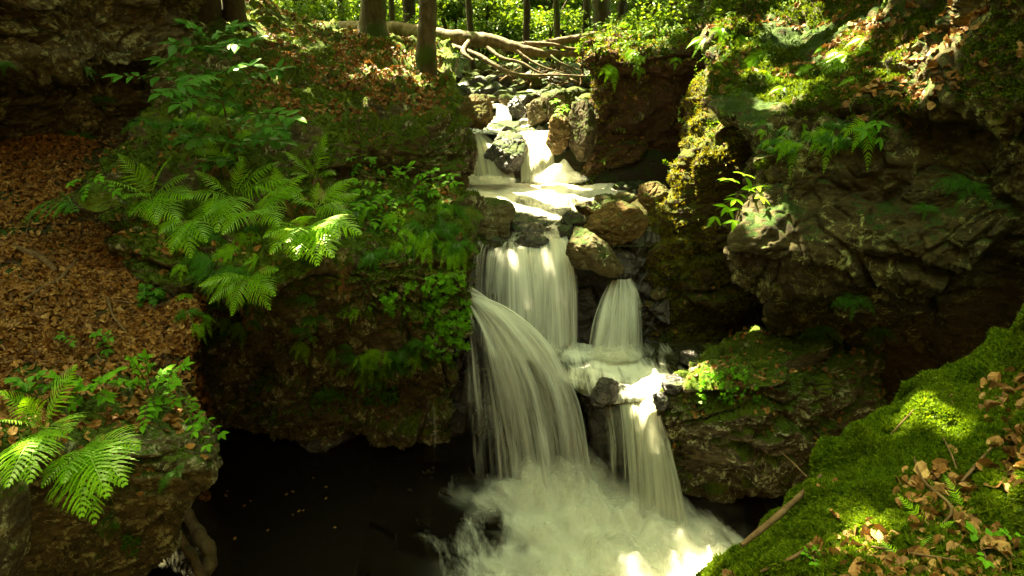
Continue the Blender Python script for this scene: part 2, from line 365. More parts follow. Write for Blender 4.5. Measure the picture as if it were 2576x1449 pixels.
def sheet(name, ctrl, nr, nc, mat, amp=1.0, mossy=0.0, seed=0.0, label=None, cat=None, kind=None, flip=False, bed=.28, post=None, strat=1.75):
    g = resample(resample(np.asarray(ctrl, float), nr, 0), nc, 1)
    N = grid_normals(g)
    if (N*(np.array([0, 0, CZ])-g)).sum(-1).mean() < 0: N = -N
    d = rockdisp(g, N, amp, mossy, seed, bed, strat)
    g2 = g+N*d[..., None]
    if post is not None: g2 = post(g2)
    N2 = grid_normals(g2)
    inv = (N2*N).sum(-1).mean() < 0
    if inv: N2 = -N2
    F = grid_faces(nr, nc)
    if inv: F = F[:, ::-1]
    o = mesh_obj(name, g2.reshape(-1, 3), F, mat)
    tag(o, label, cat, None, kind)
    register(name, g2.reshape(-1, 3), N2.reshape(-1, 3)); GRIDS[name] = (g2, N2)
    return o
GRIDS = {}
def rows(tab, back=(1.2, 10), backl=None, extl=None, extr=None):
    "tab: list of (v, u_left, u_right, [Y at equal steps]); adds turned-back edges"
    out = []
    for v, ul, ur, Ys in tab:
        n = len(Ys); us = np.linspace(ul, ur, n)
        pts = [P(u, v, y) for u, y in zip(us, Ys)]
        if back: pts.append(P(us[-1]-back[1]*.3, v, Ys[-1]+back[0]*.25)); pts.append(P(us[-1]-back[1], v, Ys[-1]+back[0]))
        if backl: pts = [P(us[0]+backl[1], v, Ys[0]+backl[0]), P(us[0]+backl[1]*.3, v, Ys[0]+backl[0]*.25)]+pts
        out.append(pts)
        if extl: out[-1] = [P(extl[0], v, Ys[0]+extl[1])]+list(out[-1])
        if extr: out[-1] = list(out[-1])+[P(extr[0], v, Ys[-1]+extr[1])]
    return np.array(out)

# left cliff
T = []
for v, o_ in ((-420, .5), (-250, .1), (-110, -.2), (-50, -.1), (0, 0), (35, -.05), (66, -.15), (82, .22), (105, .10), (135, .12), (158, .25), (178, .25), (200, .3)):  # top rows added above the view to keep sky out of the pool
    T.append((v, -130, 188, [4.9+o_, 5.15+o_, 5.4+o_, 5.75+o_, 6.1+o_, 6.45+o_, 6.9+o_]))
sheet("left_cliff", rows(T, (1.5, -6), None, (-460, -.5)), 300, 370, M['cliff_l'], 1.15, .25, 3.1, "lichen-crusted dark rock cliff rising above the leaf slope", kind='structure', bed=.12)
# leaf slope
T = [(140, -130, 230, [5.3, 5.7, 6.1, 6.2, 6.2, 6.2]), (165, -130, 230, [5.1, 5.4, 5.7, 5.9, 5.9, 6.0]), (200, -130, 220, [4.6, 4.8, 5.1, 5.3, 5.4, 5.5]),
     (245, -130, 205, [4.1, 4.3, 4.5, 4.7, 4.8, 5.0]), (290, -130, 190, [3.7, 3.85, 4.0, 4.2, 4.3, 4.45]), (330, -130, 188, [3.35, 3.5, 3.6, 3.8, 3.95, 4.15]),
     (370, -130, 184, [3.0, 3.15, 3.25, 3.4, 3.6, 3.85]), (405, -130, 186, [2.8, 2.9, 3.0, 3.1, 3.3, 3.6]), (450, -130, 190, [2.5, 2.6, 2.7, 2.9, 3.2, 3.6]),
     (500, -130, 190, [2.3, 2.4, 2.6, 2.9, 3.3, 3.8])]
sheet("leaf_slope", rows(T, (1.6, -14), None, (-460, -.5)), 240, 280, M['slope'], .35, .3, 8.0, "brown slope covered with fallen leaves", kind='structure')
# central left bank
T = [(-40, 165, 232, [9.0, 9.2, 9.5, 10, 10.5]), (-10, 165, 246, [8.2, 8.5, 9, 9.4, 10]), (14, 165, 282, [7.6, 8, 8.5, 9, 9.8]), (32, 165, 335, [7.2, 7.7, 8.3, 9.2, 10.3]),
     (44, 165, 440, [7.0, 7.5, 8.3, 9.5, 10.6]), (58, 165, 446, [6.8, 7.2, 7.8, 8.5, 9.3]), (80, 162, 452, [6.6, 6.8, 7.1, 7.5, 7.9]),
     (102, 155, 456, [6.3, 6.3, 6.4, 6.7, 7.1]), (118, 145, 459, [6.1, 6.05, 6.1, 6.3, 6.75]), (140, 125, 462, [5.9, 5.7, 5.75, 6.05, 6.55]),
     (165, 108, 458, [5.6, 5.3, 5.45, 5.9, 6.4]), (185, 98, 448, [5.4, 5.1, 5.2, 5.8, 6.3]), (200, 100, 452, [5.2, 4.9, 4.95, 5.35, 5.8]),
     (220, 112, 466, [4.95, 4.7, 4.7, 4.95, 5.4]), (245, 128, 470, [4.7, 4.5, 4.5, 4.75, 5.2]), (275, 150, 468, [4.5, 4.3, 4.35, 4.6, 5.05]),
     (300, 165, 469, [4.5, 4.35, 4.4, 4.65, 5.05]), (325, 180, 464, [4.75, 4.5, 4.55, 4.75, 5.15]), (345, 190, 458, [5.1, 4.75, 4.75, 4.9, 5.25]),
     (370, 195, 452, [5.5, 5.1, 5.1, 5.15, 5.4]), (400, 200, 448, [5.9, 5.45, 5.4, 5.4, 5.55]), (430, 205, 445, [6.2, 5.8, 5.7, 5.65, 5.7]),
     (450, 205, 440, [6.3, 6.0, 5.9, 5.8, 5.8]), (480, 205, 440, [6.3, 6.1, 6.0, 5.9, 5.9])]
sheet("rock_bank", rows(T, (1.4, 8), (1.0, 6)), 520, 420, M['bank'], 1.0, 1.0, 1.7, "ferny mossy rock bank left of the falls, undercut above the pool", kind='structure', bed=-.22)
# right cliff
T = [(-300, 740, 1130, [12, 11, 9.5, 5.4, 4.6, 4.2]), (-120, 730, 1130, [10.5, 9.8, 8.4, 4.8, 4.2, 3.9]), (-50, 725, 1130, [9.5, 8.8, 7.6, 4.6, 4.1, 3.8]), (-10, 718, 1130, [8.4, 7.8, 6.8, 4.5, 4.0, 3.7]), (25, 716, 1130, [7.5, 7.0, 6.0, 4.4, 3.95, 3.65]),  # upper rows raised out of view to hold back skylight
     (55, 716, 1130, [6.8, 6.3, 5.4, 4.3, 3.9, 3.6]), (85, 712, 1130, [6.2, 5.75, 5.0, 4.25, 3.85, 3.55]), (108, 712, 1130, [5.8, 5.3, 4.7, 4.2, 3.8, 3.5])]
for v, ul, ys in ((125, 738, [5.35, 4.75, 4.2, 3.55]), (145, 755, [5.1, 4.65, 4.1, 3.5]), (175, 757, [5.0, 4.55, 4.05, 3.45]), (205, 750, [4.9, 4.5, 4.0, 3.45]),
     (235, 735, [4.75, 4.4, 3.95, 3.4]), (255, 728, [4.65, 4.4, 3.95, 3.4]), (275, 742, [4.75, 4.45, 4.0, 3.5]), (300, 762, [4.9, 4.6, 4.1, 3.6]), (325, 775, [5.05, 4.85, 4.4, 3.8]),
     (350, 790, [5.3, 5.1, 4.7, 4.1]), (385, 800, [5.6, 5.4, 5.0, 4.5]), (430, 800, [5.9, 5.7, 5.4, 5.0]), (490, 800, [6.0, 5.9, 5.8, 5.5])):
    T.append((v, ul, 1130, list(np.interp(np.linspace(0, 1, 6), np.linspace(0, 1, 4), ys))))
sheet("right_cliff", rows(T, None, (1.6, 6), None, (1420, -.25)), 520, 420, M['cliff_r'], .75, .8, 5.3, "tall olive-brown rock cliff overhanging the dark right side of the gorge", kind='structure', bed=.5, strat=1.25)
# ridge behind it
T = [(20, 712, 860, [8.3, 7.8, 7.4]), (50, 712, 860, [7.6, 7.1, 6.8]), (80, 708, 860, [7.1, 6.6, 6.4]), (110, 698, 860, [6.75, 6.3, 6.1]), (150, 686, 860, [6.45, 6.0, 5.9]),
     (185, 681, 860, [6.3, 5.95, 5.9]), (205, 670, 860, [6.25, 6.0, 6.0]), (225, 655, 860, [6.2, 6.0, 6.1]), (255, 650, 860, [6.1, 6.05, 6.2]), (290, 654, 860, [6.05, 6.1, 6.3]),
     (320, 650, 860, [6.0, 6.15, 6.4]), (350, 655, 860, [5.9, 6.1, 6.4]), (380, 668, 860, [5.85, 6.0, 6.4]), (420, 672, 860, [5.8, 6.0, 6.4])]
sheet("rock_ridge", rows(T, None, (1.6, 5)), 320, 200, M['ridge'], .8, .9, 7.7, "narrow sunlit mossy ridge edge between cliff and middle boulders", kind='structure')
# brown earth bank
T = [(8, 660, 760, [11.5, 11, 10.5]), (22, 622, 760, [10.0, 9.5, 9]), (34, 602, 760, [9.2, 8.8, 8.3]), (48, 594, 760, [8.75, 8.3, 7.9]), (60, 592, 760, [8.55, 8.15, 7.7]),
     (80, 597, 760, [8.55, 8.25, 7.9]), (115, 597, 760, [8.45, 8.3, 8.1]), (150, 590, 760, [8.35, 8.45, 8.3]), (168, 584, 760, [8.3, 8.7, 8.8]), (182, 578, 760, [8.25, 9.0, 9.2]),
     (200, 575, 760, [8.1, 8.6, 8.9]), (225, 575, 760, [8.1, 8.3, 8.3])]
sheet("earth_bank", rows(T, None, (1.8, 6)), 260, 200, M['earth'], .7, .5, 2.2, "brown earth bank hollowed at its foot behind the upper pool", kind='structure')
# bedrock under the falls
T = [(222, 448, 668, [6.9, 6.9, 6.9, 6.9, 6.9]), (238, 448, 668, [6.25, 6.25, 6.25, 6.25, 6.3]), (250, 448, 668, [6.1, 6.1, 6.05, 6.1, 6.15]), (300, 448, 668, [6.0, 6.0, 5.95, 6.0, 6.0]),
     (348, 448, 668, [5.9, 5.9, 5.85, 5.85, 5.85]), (380, 448, 668, [5.85, 5.8, 5.8, 5.8, 5.8]), (440, 448, 668, [5.8, 5.8, 5.8, 5.8, 5.8]), (470, 448, 668, [5.9, 5.9, 5.9, 5.9, 5.9])]
sheet("falls_bedrock", rows(T, None), 220, 200, M['wet'], .6, .1, 4.4, "wet black bedrock behind the second waterfall", kind='structure')
T = [(344, 548, 720, [6.1, 6.1, 6.1, 6.1]), (352, 552, 720, [5.75, 5.75, 5.75, 5.75]), (376, 570, 700, [5.3, 5.25, 5.2, 5.1]), (392, 585, 690, [5.0, 4.98, 4.95, 4.9]),
     (406, 592, 690, [5.0, 4.95, 4.9, 4.9]), (440, 590, 695, [5.1, 5.0, 4.95, 4.95]), (480, 588, 700, [5.2, 5.1, 5.05, 5.0]), (520, 590, 710, [5.25, 5.15, 5.05, 5.0])]
sheet("falls_step", rows(T, None, (.9, 8)), 200, 160, M['wet'], .55, .1, 9.4, post=lambda g: g-np.array([0, 0, .10]), label="wet black rock step under the lower right fall", kind='structure')
# lower right mossy rock
T = [(330, 745, 870, [5.6, 5.5, 5.5]), (342, 722, 870, [5.15, 5.0, 5.2]), (356, 704, 870, [4.9, 4.7, 5.05]), (370, 688, 870, [4.72, 4.5, 4.95]), (386, 670, 868, [4.65, 4.36, 4.85]),
     (402, 659, 866, [4.65, 4.35, 4.8]), (430, 657, 864, [4.72, 4.4, 4.9]), (460, 664, 862, [4.82, 4.6, 5.0]), (485, 676, 860, [4.92, 4.85, 5.1]), (510, 684, 860, [5.0, 5.1, 5.3])]
o = sheet("mossy_rock", rows(T, (1.0, 6), (.9, 6)), 260, 240, M['bank'], .75, 1.2, 6.1, "mossy leaf-topped rock beside the lower right fall, dark below", 'rock')
# lower left mossy boulder
T = [(372, -90, 165, [3.3, 3.3, 3.4, 3.7]), (392, -90, 182, [3.0, 3.05, 3.15, 3.5]), (412, -90, 194, [2.75, 2.8, 2.95, 3.3]), (428, -90, 202, [2.55, 2.62, 2.82, 3.15]),
     (445, -90, 206, [2.42, 2.5, 2.72, 3.05]), (465, -90, 205, [2.38, 2.46, 2.66, 3.0]), (495, -90, 194, [2.42, 2.5, 2.7, 3.05]), (525, -90, 174, [2.5, 2.6, 2.8, 3.15]),
     (555, -90, 152, [2.6, 2.7, 2.9, 3.3]), (590, -90, 132, [2.8, 2.9, 3.1, 3.5]), (640, -90, 120, [3.1, 3.2, 3.4, 3.8])]
o = sheet("fern_boulder", rows(T, (1.0, 8)), 300, 330, M['fernrock'], .6, 1.0, 12.0, "large overhanging boulder at lower left with moss cap and pale lichen patch", 'boulder', bed=-.5)
# foreground moss slope
us = [690, 726, 752, 778, 800, 815, 835, 855, 880, 905, 925, 960, 985, 1010, 1030, 1100, 1180, 1500]
vt = [x_+7 for x_ in [ 588, 553, 523, 498, 477, 454, 438, 421, 401, 384, 369, 356, 338, 325, 285, 250, 170]]
yt = [1.75, 1.9, 1.95, 2.0, 2.05, 2.1, 2.12, 2.15, 2.2, 2.22, 2.25, 2.3, 2.3, 2.35, 2.35, 2.4, 2.5, 2.7]
G = []
for k in (-2, -1, 0, .04, .15, .35, .6, 1.0):
    r = []
    for u, v, y in zip(us, vt, yt):
        if k < 0: r.append(P(u, v+(10 if k == -1 else 60), y+(.25 if k == -1 else 1.1)))
        else:
            vv = v+(760-v)*k; r.append(P(u, vv, y+(.72-y)*(k**.75)))
    G.append(r)
sheet("moss_slope", np.array(G), 240, 350, M['mossbed'], .42, 2.3, 15.0, post=lambda g: g-np.array([-.035, 0, .035]), label="mossy leaf-strewn slope in the foreground", kind='structure')
# wide ground
gx = np.linspace(-45, 45, 220); gy = np.linspace(-8, 75, 220); X, Y_ = np.meshgrid(gx, gy)
xc = .35+.05*np.sin(Y_*.4)
dist = abs(X-xc)
up = np.where(Y_ > 8.6, 2.35+.045*(Y_-8.6)+.30*sm(dist, .8, 2.2)+.055*np.clip(dist-2, 0, 6)+.38*np.clip(dist-7, 0, 30)*sm(Y_, 10, 25)+.28*np.clip(Y_-26, 0, 50), 0)
near = -.6+3.6*sm(dist, 4.6, 5.4)*sm(8.6-Y_, -1, 6)+.0*X
Z = np.where(Y_ > 8.6, up, near+(up-near)*sm(Y_, 7.2, 8.6)); Z = np.where((Y_ > 7.2) & (Y_ <= 8.6), near+(2.35-near)*sm(Y_, 7.2, 8.6), Z)
Z = Z+sm(9.5-Y_, 0, 3)*2.4*np.clip(dist-5.9, 0, 9)*sm(dist, 5.5, 7)+2.4*np.clip(-Y_-1.5, 0, 6)+sm(-Y_, 0, 1.5)*2.0*sm(dist, 0, 5)  # hills added at the sides and behind the camera to cut low skylight
gp = np.stack([X, Y_, Z], -1); gp[..., 2] += .10*fbm(gp*.7, 4)*sm(Y_, 6, 9)
o = mesh_obj("ground", gp.reshape(-1, 3), grid_faces(220, 220), M['wood_floor']); tag(o, "forest floor of the valley behind the gorge, with added hills that block skylight", kind='structure')
gn = grid_normals(gp); gn = gn*np.sign(gn[..., 2:3]); 
def gz(x, y):
    i = np.clip(np.searchsorted(gy, y), 0, 219); j = np.clip(np.searchsorted(gx, x), 0, 219); return gp[i, j, 2]

T = [(124, 452, 610, [9.3, 9.3, 9.3]), (130, 452, 610, [8.85, 8.8, 8.8]), (142, 452, 610, [8.7, 8.7, 8.7]), (184, 450, 610, [8.6, 8.6, 8.6]), (205, 450, 610, [8.6, 8.6, 8.6])]
sheet("upper_bedrock", rows(T, None), 110, 160, M['wetmoss'], .6, .2, 1.1, "wet dark bedrock of the upper falls", kind='structure')
T = [(66, 400, 640, [17, 17, 17]), (78, 420, 640, [13.5, 13.5, 13.5]), (92, 440, 640, [11.2, 11.2, 11.2]), (103, 450, 620, [9.95, 9.95, 9.95]), (112, 455, 610, [9.75, 9.75, 9.75]), (130, 455, 610, [9.7, 9.7, 9.7])]
sheet("stream_bed", rows(T, None), 120, 160, M['wetmoss'], 1.0, .6, 21.0, "stony bed of the stream above the falls", kind='structure')

# ------------------------------------------------------------------ boulders
import bmesh
_b = bmesh.new(); bmesh.ops.create_icosphere(_b, subdivisions=6, radius=1.0)
_b.verts.ensure_lookup_table(); ICO = np.array([v.co[:] for v in _b.verts]); ICF = np.array([[v.index for v in f.verts] for f in _b.faces]); _b.free()
_b = bmesh.new(); bmesh.ops.create_icosphere(_b, subdivisions=4, radius=1.0)
_b.verts.ensure_lookup_table(); IC4 = np.array([v.co[:] for v in _b.verts]); IF4 = np.array([[v.index for v in f.verts] for f in _b.faces]); _b.free()
def boulder_mesh(r, seed, D=None, sharp=14, rough=1.0):
    D = ICO if D is None else D
    g = np.random.default_rng(seed); n = nrm(g.normal(size=(11, 3))); d = g.uniform(.62, .95, 11)
    x = np.maximum(D@n.T, .05)/d
    inv = (x**sharp).sum(1)**(1/sharp); R = 1/np.maximum(inv, .9)
    p = D*R[:, None]*np.asarray(r)
    s = min(r); q = p/s
    F1, F2, I = worley(q*1.6+seed)
    k = .10*fbm(q*1.1+seed, 4)+.035*fbm(q*5+seed, 3)-.05*(1-sm(F2-F1, 0, .12))+.05*(I-.5)
    return p+D*(k*s*rough)[:, None]
def boulder(x, y, hw, hh, Y, mat, label, seed, name="boulder", rot=0.0, deep=None, group=None, rough=1.0, cat="boulder"):
    rough = 1.5 if hw < 45 else 1.15
    c = Q(x, y, Y); sc = np.linalg.norm(Q(x+1, y, Y)-c)
    r = (hw*sc, deep or (hw+hh)*.5*sc, hh*sc)
    V = boulder_mesh(r, seed, None, 26, rough); a = rot
    R = np.array([[math.cos(a), 0, math.sin(a)], [0, 1, 0], [-math.sin(a), 0, math.cos(a)]])
    V = V@R.T
    o = mesh_obj(name, V, ICF, mat); o.location = tuple(c)
    tag(o, label, cat, group)
    register(name, V+c, nrm(V@np.diag([1/r[0]**2, 1/r[1]**2, 1/r[2]**2])))
    return o
BL = [
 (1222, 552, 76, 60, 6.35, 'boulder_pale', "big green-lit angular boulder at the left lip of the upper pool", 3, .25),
 (1332, 612, 46, 27, 6.05, 'wet', "black wet rock with water sliding over it at the lip of the second fall", 8, 0),
 (1492, 634, 84, 50, 5.75, 'boulder', "large grey-brown boulder tilted between the second fall and the small right fall", 14, .55),
 (1556, 566, 84, 56, 6.15, 'boulder_brown', "broad yellow-brown boulder with moss on its crown beside the ridge", 21, -.1),
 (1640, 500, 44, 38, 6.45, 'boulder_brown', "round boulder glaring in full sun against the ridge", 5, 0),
 (1484, 526, 42, 26, 6.55, 'boulder', "low brown stone left of the broad yellow-brown boulder", 31, .2),
 (1440, 556, 27, 25, 6.3, 'wetmoss', "small dark stone above the water left of the low brown stone", 33, 0),
 (1424, 582, 22, 20, 6.15, 'wetmoss', "smallest dark stone at the water edge above the tilted boulder", 34, 0),
 (1522, 508, 36, 18, 7.0, 'boulder', "pale brown flat stone between foam and earth bank hollow", 36, 0),
 (1575, 500, 28, 16, 7.1, 'boulder', "small pale stone left of the glaring round boulder", 37, 0),
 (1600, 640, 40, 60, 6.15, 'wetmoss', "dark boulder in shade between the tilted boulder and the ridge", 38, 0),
 (1195, 282, 54, 40, 8.75, 'boulder_brown', "blocky brown boulder left of the topmost small fall", 41, .1),
 (1268, 384, 60, 50, 8.35, 'wetmoss', "dark wet boulder splitting the two upper falls", 43, .1),
 (1405, 338, 33, 48, 8.2, 'boulder_brown', "upright tan boulder right of the upper falls", 46, -.1),
 (1462, 325, 34, 78, 8.15, 'boulder_moss', "tall moss-draped boulder leaning on the earth bank edge", 47, -.1),
 (1410, 262, 38, 40, 8.8, 'boulder_moss', "mossy boulder with a leafy plant above the tan boulder", 49, 0),
 (1362, 282, 42, 34, 8.95, 'boulder', "grey boulder right of the topmost small fall", 51, -.3),
 (1300, 276, 24, 26, 9.3, 'wet', "wet black stone in the middle of the topmost fall", 53, 0),
 (1268, 246, 52, 24, 10.4, 'boulder_moss', "long low boulder with grey-green back in the stream above the falls", 55, 0),
 (1338, 216, 32, 28, 10.6, 'boulder_moss', "rounded yellow-mossed boulder by the tangle of twigs", 57, 0),
 (1215, 172, 42, 26, 13.0, 'boulder_moss', "large mossed boulder upstream beneath the fallen trunk", 59, 0),
 (1250, 217, 52, 17, 11.4, 'boulder_moss', "flat mossy boulder upstream in the shade", 61, 0),
 (1172, 196, 28, 18, 12.0, 'boulder_moss', "mossy stone against the left bank upstream", 63, 0),
 (1325, 252, 28, 16, 9.9, 'boulder', "small grey stone right of the long low boulder", 65, 0),
 (1390, 232, 26, 18, 10.2, 'boulder_moss', "mossy stone under the twig tangle", 66, 0),
 (1150, 462, 26, 34, 6.6, 'boulder', "brown stone squeezed between left bank and foam", 67, 0),
 (1128, 484, 26, 30, 6.4, 'wetmoss', "dark stone tucked under the left bank beside the pool", 68, 0),
 (1150, 372, 44, 80, 7.3, 'boulder_moss', "tall olive mossy block at the end of the left bank by the upper falls", 71, -.15),
 (1519, 990, 34, 40, 4.78, 'wet', "wet black rock parting the water at the lip of the lower fall", 73, .3),
 (820, 1098, 66, 50, 5.85, 'wet', "black wet boulder at the foot of the left bank in the dark pool", 75, 0),
 (1692, 966, 30, 24, 4.65, 'wet', "shiny wet stone on top of the mossy rock edge", 77, 0),
 (1662, 1004, 22, 26, 4.62, 'wet', "shiny wet stone just below another on the mossy rock edge", 78, 0),
 (1652, 733, 22, 20, 6.0, 'boulder', "small pale stone at the foot of the sunlit ridge", 79, 0),
 (1634, 765, 12, 10, 5.95, 'boulder', "tiny bright stone lowest on the ridge foot", 80, 0),
 (1740, 905, 40, 22, 5.3, 'wet', "dark wet stone behind the mossy rock at the middle pool", 82, 0),
 (-10, 1330, 52, 175, 2.2, 'bank', "mossy rock shoulder at the lower left corner of the view", 84, 0),
 (245, 505, 75, 38, 4.55, 'bank', "moss-covered stone between leaf slope and big ferns", 86, 0),
]
for x, y, hw, hh, Y, m, lab, sd_, rt in BL: boulder(x, y, hw, hh, Y, M[m], lab, sd_, rot=rt)
_v = boulder_mesh((1.1, .8, 1.0), 93); o = mesh_obj("boulder", _v, ICF, M['bank']); o.location = (-3.5, 6.25, 1.0); tag(o, "rock added deep in the recess between leaf slope and bank to block the sky", "boulder")  # added rock, set here to stop the pool mirroring the sky
# small stones along the stream: copies of five shapes
ST = []
for k in range(5):
    me = mesh_obj("stone", boulder_mesh((.13, .11, .08), 200+k, IC4), IF4, M['boulder_moss' if k % 2 else 'wetmoss']); ST.append(me)
g = np.random.default_rng(4); n = 0
def put_stone(x, y, Y, s, lab, grp):
    global n
    o = ST[n] if n < 5 else ST[n % 5].copy()
    if n >= 5: COL.objects.link(o)
    o.location = tuple(Q(x, y, Y)); o.scale = (s, s*g.uniform(.8, 1.2), s*g.uniform(.7, 1.1)); o.rotation_euler = (g.uniform(-.4, .4), g.uniform(-.4, .4), g.uniform(0, 6.3))
    tag(o, lab, "stone", grp); n += 1
for i in range(80):
    y = g.uniform(175, 262); Y = 2500/(y+20)*.55+3.9
    Y = np.interp(y, [170, 200, 230, 262], [13.5, 11.6, 10.4, 9.7])
    put_stone(g.uniform(1150, 1480), y, Y, g.uniform(.6, 1.9), ("small mossy" if (n % 5) % 2 else "small dark wet")+(" stone far up the stream bed by the fallen tree" if y < 205 else " stone in the stream bed just above the topmost fall"), "stones of the stream bed")
for i in range(26):
    put_stone(g.uniform(1530, 1690), g.uniform(462, 474), g.uniform(7.9, 8.3), g.uniform(.25, .6), "little stone on the floor of the hollow under the earth bank", "stones in the hollow")
for i in range(14):
    put_stone(g.uniform(1130, 1170), g.uniform(520, 600), 6.1, g.uniform(.3, .7), "pebble wedged between left bank and the big green-lit boulder", "pebbles by the left bank")

# ------------------------------------------------------------------ depth buffer for culling what nothing could show
ZB = np.full((152, 264), 1e9)
for nm, V, N, U, W, D in SURF:
    i = ((U+16)/4).astype(int); j = ((W+16)/4).astype(int); m = (i >= 0) & (i < 264) & (j >= 0) & (j < 152) & (D > .2)
    np.minimum.at(ZB, (j[m], i[m]), D[m])
def visible(p, tol=.25, margin=14):
    U, W, D = proj(p); i = np.clip(((U+16)/4).astype(int), 0, 263); j = np.clip(((W+16)/4).astype(int), 0, 151)
    out = (U < -8) | (U > 1032) | (W < -8) | (W > 584)
    return (out | (D < ZB[j, i]+tol)) & (U > -170) & (U < 1194) & (W > -90) & (W < 650) & (D > .2)
def sample(name, n, cond=None, seed=0, tol=.25, screen=True):
    "n random points on a grid surface, roughly even in the picture; cond(p, n, u, v) -> probability"
    G, N = GRIDS[name]; g = np.random.default_rng(seed)
    a = G[:-1, :-1]; b = G[:-1, 1:]; c = G[1:, :-1]
    A = np.linalg.norm(np.cross(b-a, c-a), axis=-1)
    if screen: _, _, D = proj(a); A = A/np.maximum(D, .4)**1.4
    U, W, D = proj(a); A0 = (A*((U > -20) & (U < 1044) & (W > -20) & (W < 596) & (D > .2))).sum()
    A = A*((U > -170) & (U < 1194) & (W > -90) & (W < 650) & (D > .2)); n = int(n*min(1.8, A.sum()/A0))
    A = A.ravel(); k = g.choice(len(A), n, p=A/A.sum()); i, j = np.divmod(k, G.shape[1]-1)
    s, t = g.random((2, n, 1))
    lerp = lambda X: (X[i, j]*(1-s)+X[i, j+1]*s)*(1-t)+(X[i+1, j]*(1-s)+X[i+1, j+1]*s)*t
    p = lerp(G); q = nrm(lerp(N)); m = visible(p, tol)
    if cond is not None:
        U, W, _ = proj(p); m &= g.random(n) < cond(p, q, U, W)
    return p[m], q[m]
def stamp(tmpls, p, nn, size, seed=0, tilt=.3, up=0.0, lift=0.0, squash=None):
    "copies of small templates (V, F) standing along nn; returns V, F lists"
    g = np.random.default_rng(seed); n = len(p); which = g.integers(0, len(tmpls), n); VV = []; FF = []; off = 0
    z = nrm(nn*(1-up)+np.array([0, 0, 1.0])*up+g.normal(size=(n, 3))*tilt); x = nrm(np.cross(z, g.normal(size=(n, 3)))); y = np.cross(z, x)
    size = np.broadcast_to(size, (n,))
    for k, (V, F) in enumerate(tmpls):
        m = which == k
        if not m.any(): continue
        R = np.stack([x[m], y[m], z[m]], 1)          # rows are axes
        W = np.einsum('vk,nkc->nvc', V, R)*size[m][:, None, None]+(p[m]+z[m]*lift)[:, None, :]
        c = m.sum(); VV.append(W.reshape(-1, 3)); FF.append((F[None]+(np.arange(c)*len(V))[:, None, None]+off).reshape(-1, F.shape[1])); off += c*len(V)
    return np.concatenate(VV), np.concatenate(FF)
def merge(parts):
    V = []; F = []; off = 0
    for v, f in parts: V.append(v); F.append(f+off); off += len(v)
    return np.concatenate(V), np.concatenate(F)
# templates
def t_leaf(w, cup, bend, seed):
    g = np.random.default_rng(seed); a = np.linspace(0, 2*math.pi, 13)[:-1]; cr = g.uniform(-.09, .09, 12)
    V = [(0, 0, 0)]
    for ii, k in enumerate(a):
        x = math.sin(k)*w*(1-.25*math.cos(k))*g.uniform(.85, 1.1); y = -math.cos(k)*.5
        V.append((x, y, cup*x*x*4+bend*y*y*2+cr[ii]))
    F = [(0, 1+i, 1+(i+1) % 12) for i in range(12)]
    return np.array(V), np.array(F)
LEAF_DEAD = [t_leaf(.34, c, b, i) for i, (c, b) in enumerate([(.5, .3), (-.4, .35), (.9, -.2), (.2, .6), (-.8, -.3), (.1, .1)])]
LEAF_GREEN = [t_leaf(.27, c, b, 20+i) for i, (c, b) in enumerate([(.35, -.25), (.2, -.4), (.5, -.1)])]
def t_tuft(n, spread, seed, wd=.10):
    g = np.random.default_rng(seed); V = []; F = []
    for i in range(n):
        a = g.uniform(0, 6.28); e = g.uniform(.2, 1)*spread; d = np.array([math.cos(a)*e, math.sin(a)*e, g.uniform(.6, 1.1)]); s = np.array([-math.sin(a), math.cos(a), 0])*wd
        k = len(V); V += [s*.8-d*.1, -s*.8-d*.1, d*.55-s, d*.55+s, d+np.array([0, 0, -.15*e])]
        F += [(k, k+1, k+2), (k, k+2, k+3), (k+3, k+2, k+4)]
    return np.array(V), np.array(F)
TUFT = [t_tuft(5, .9, i) for i in range(4)]; STAR = [t_tuft(9, 1.0, 10+i, .13) for i in range(5)]
HANG = []
for s_ in range(3):
    V, F = t_tuft(4, .35, 30+s_, .07); HANG.append((V, F))

def stuff(name, parts, mat, label):
    V, F = merge(parts) if isinstance(parts, list) else parts
    o = mesh_obj(name, V, F, mat, smooth=False); tag(o, label, kind='stuff'); return o
def nz(p, f, o=0, k=3): return fbm(p*f+o, k)
# ---- fallen leaves
def c_slope(p, n, u, v): return np.where(n[:, 2] > .2, .95, .15)*np.where(nz(p, 1.5, 4) > .42, .15, 1)
pl = []
p, n_ = sample("leaf_slope", 52000, c_slope, 1); pl.append(stamp(LEAF_DEAD, p, n_, rng.uniform(.026, .062, len(p)), 1, .33, lift=.008))
def c_terr(p, n, u, v):     # the flat leafy terrace on the left bank, ledges lower down
    t = sm(u, 235, 290)*sm(455-u, 0, 25)*sm(116-v, -8, 14)*sm(n[:, 2], .35, .65)*(nz(p, 1.1, 12) < .22+.3*sm(u, 330, 380)*sm(v, 50, 70))
    return np.clip(t+.22*sm(n[:, 2], .6, .85)*(nz(p, 2.2, 40) > .05)*(v > 110), 0, 1)
p, n_ = sample("rock_bank", 60000, c_terr, 2); pl.append(stamp(LEAF_DEAD, p, n_, rng.uniform(.03, .07, len(p)), 2, .4, lift=.01))
def c_fb(p, n, u, v): return sm(n[:, 2], .45, .7)*np.where(v < 425, .9, .2)*(nz(p, 2.4, 9) > -.25)
p, n_ = sample("fern_boulder", 9000, c_fb, 3); pl.append(stamp(LEAF_DEAD, p, n_, rng.uniform(.035, .06, len(p)), 3, .35, lift=.006))
def c_rc(p, n, u, v): return sm(n[:, 2], .45, .7)*sm(135-v, 0, 30)*(nz(p, 1.2, 3) > .02)*.6
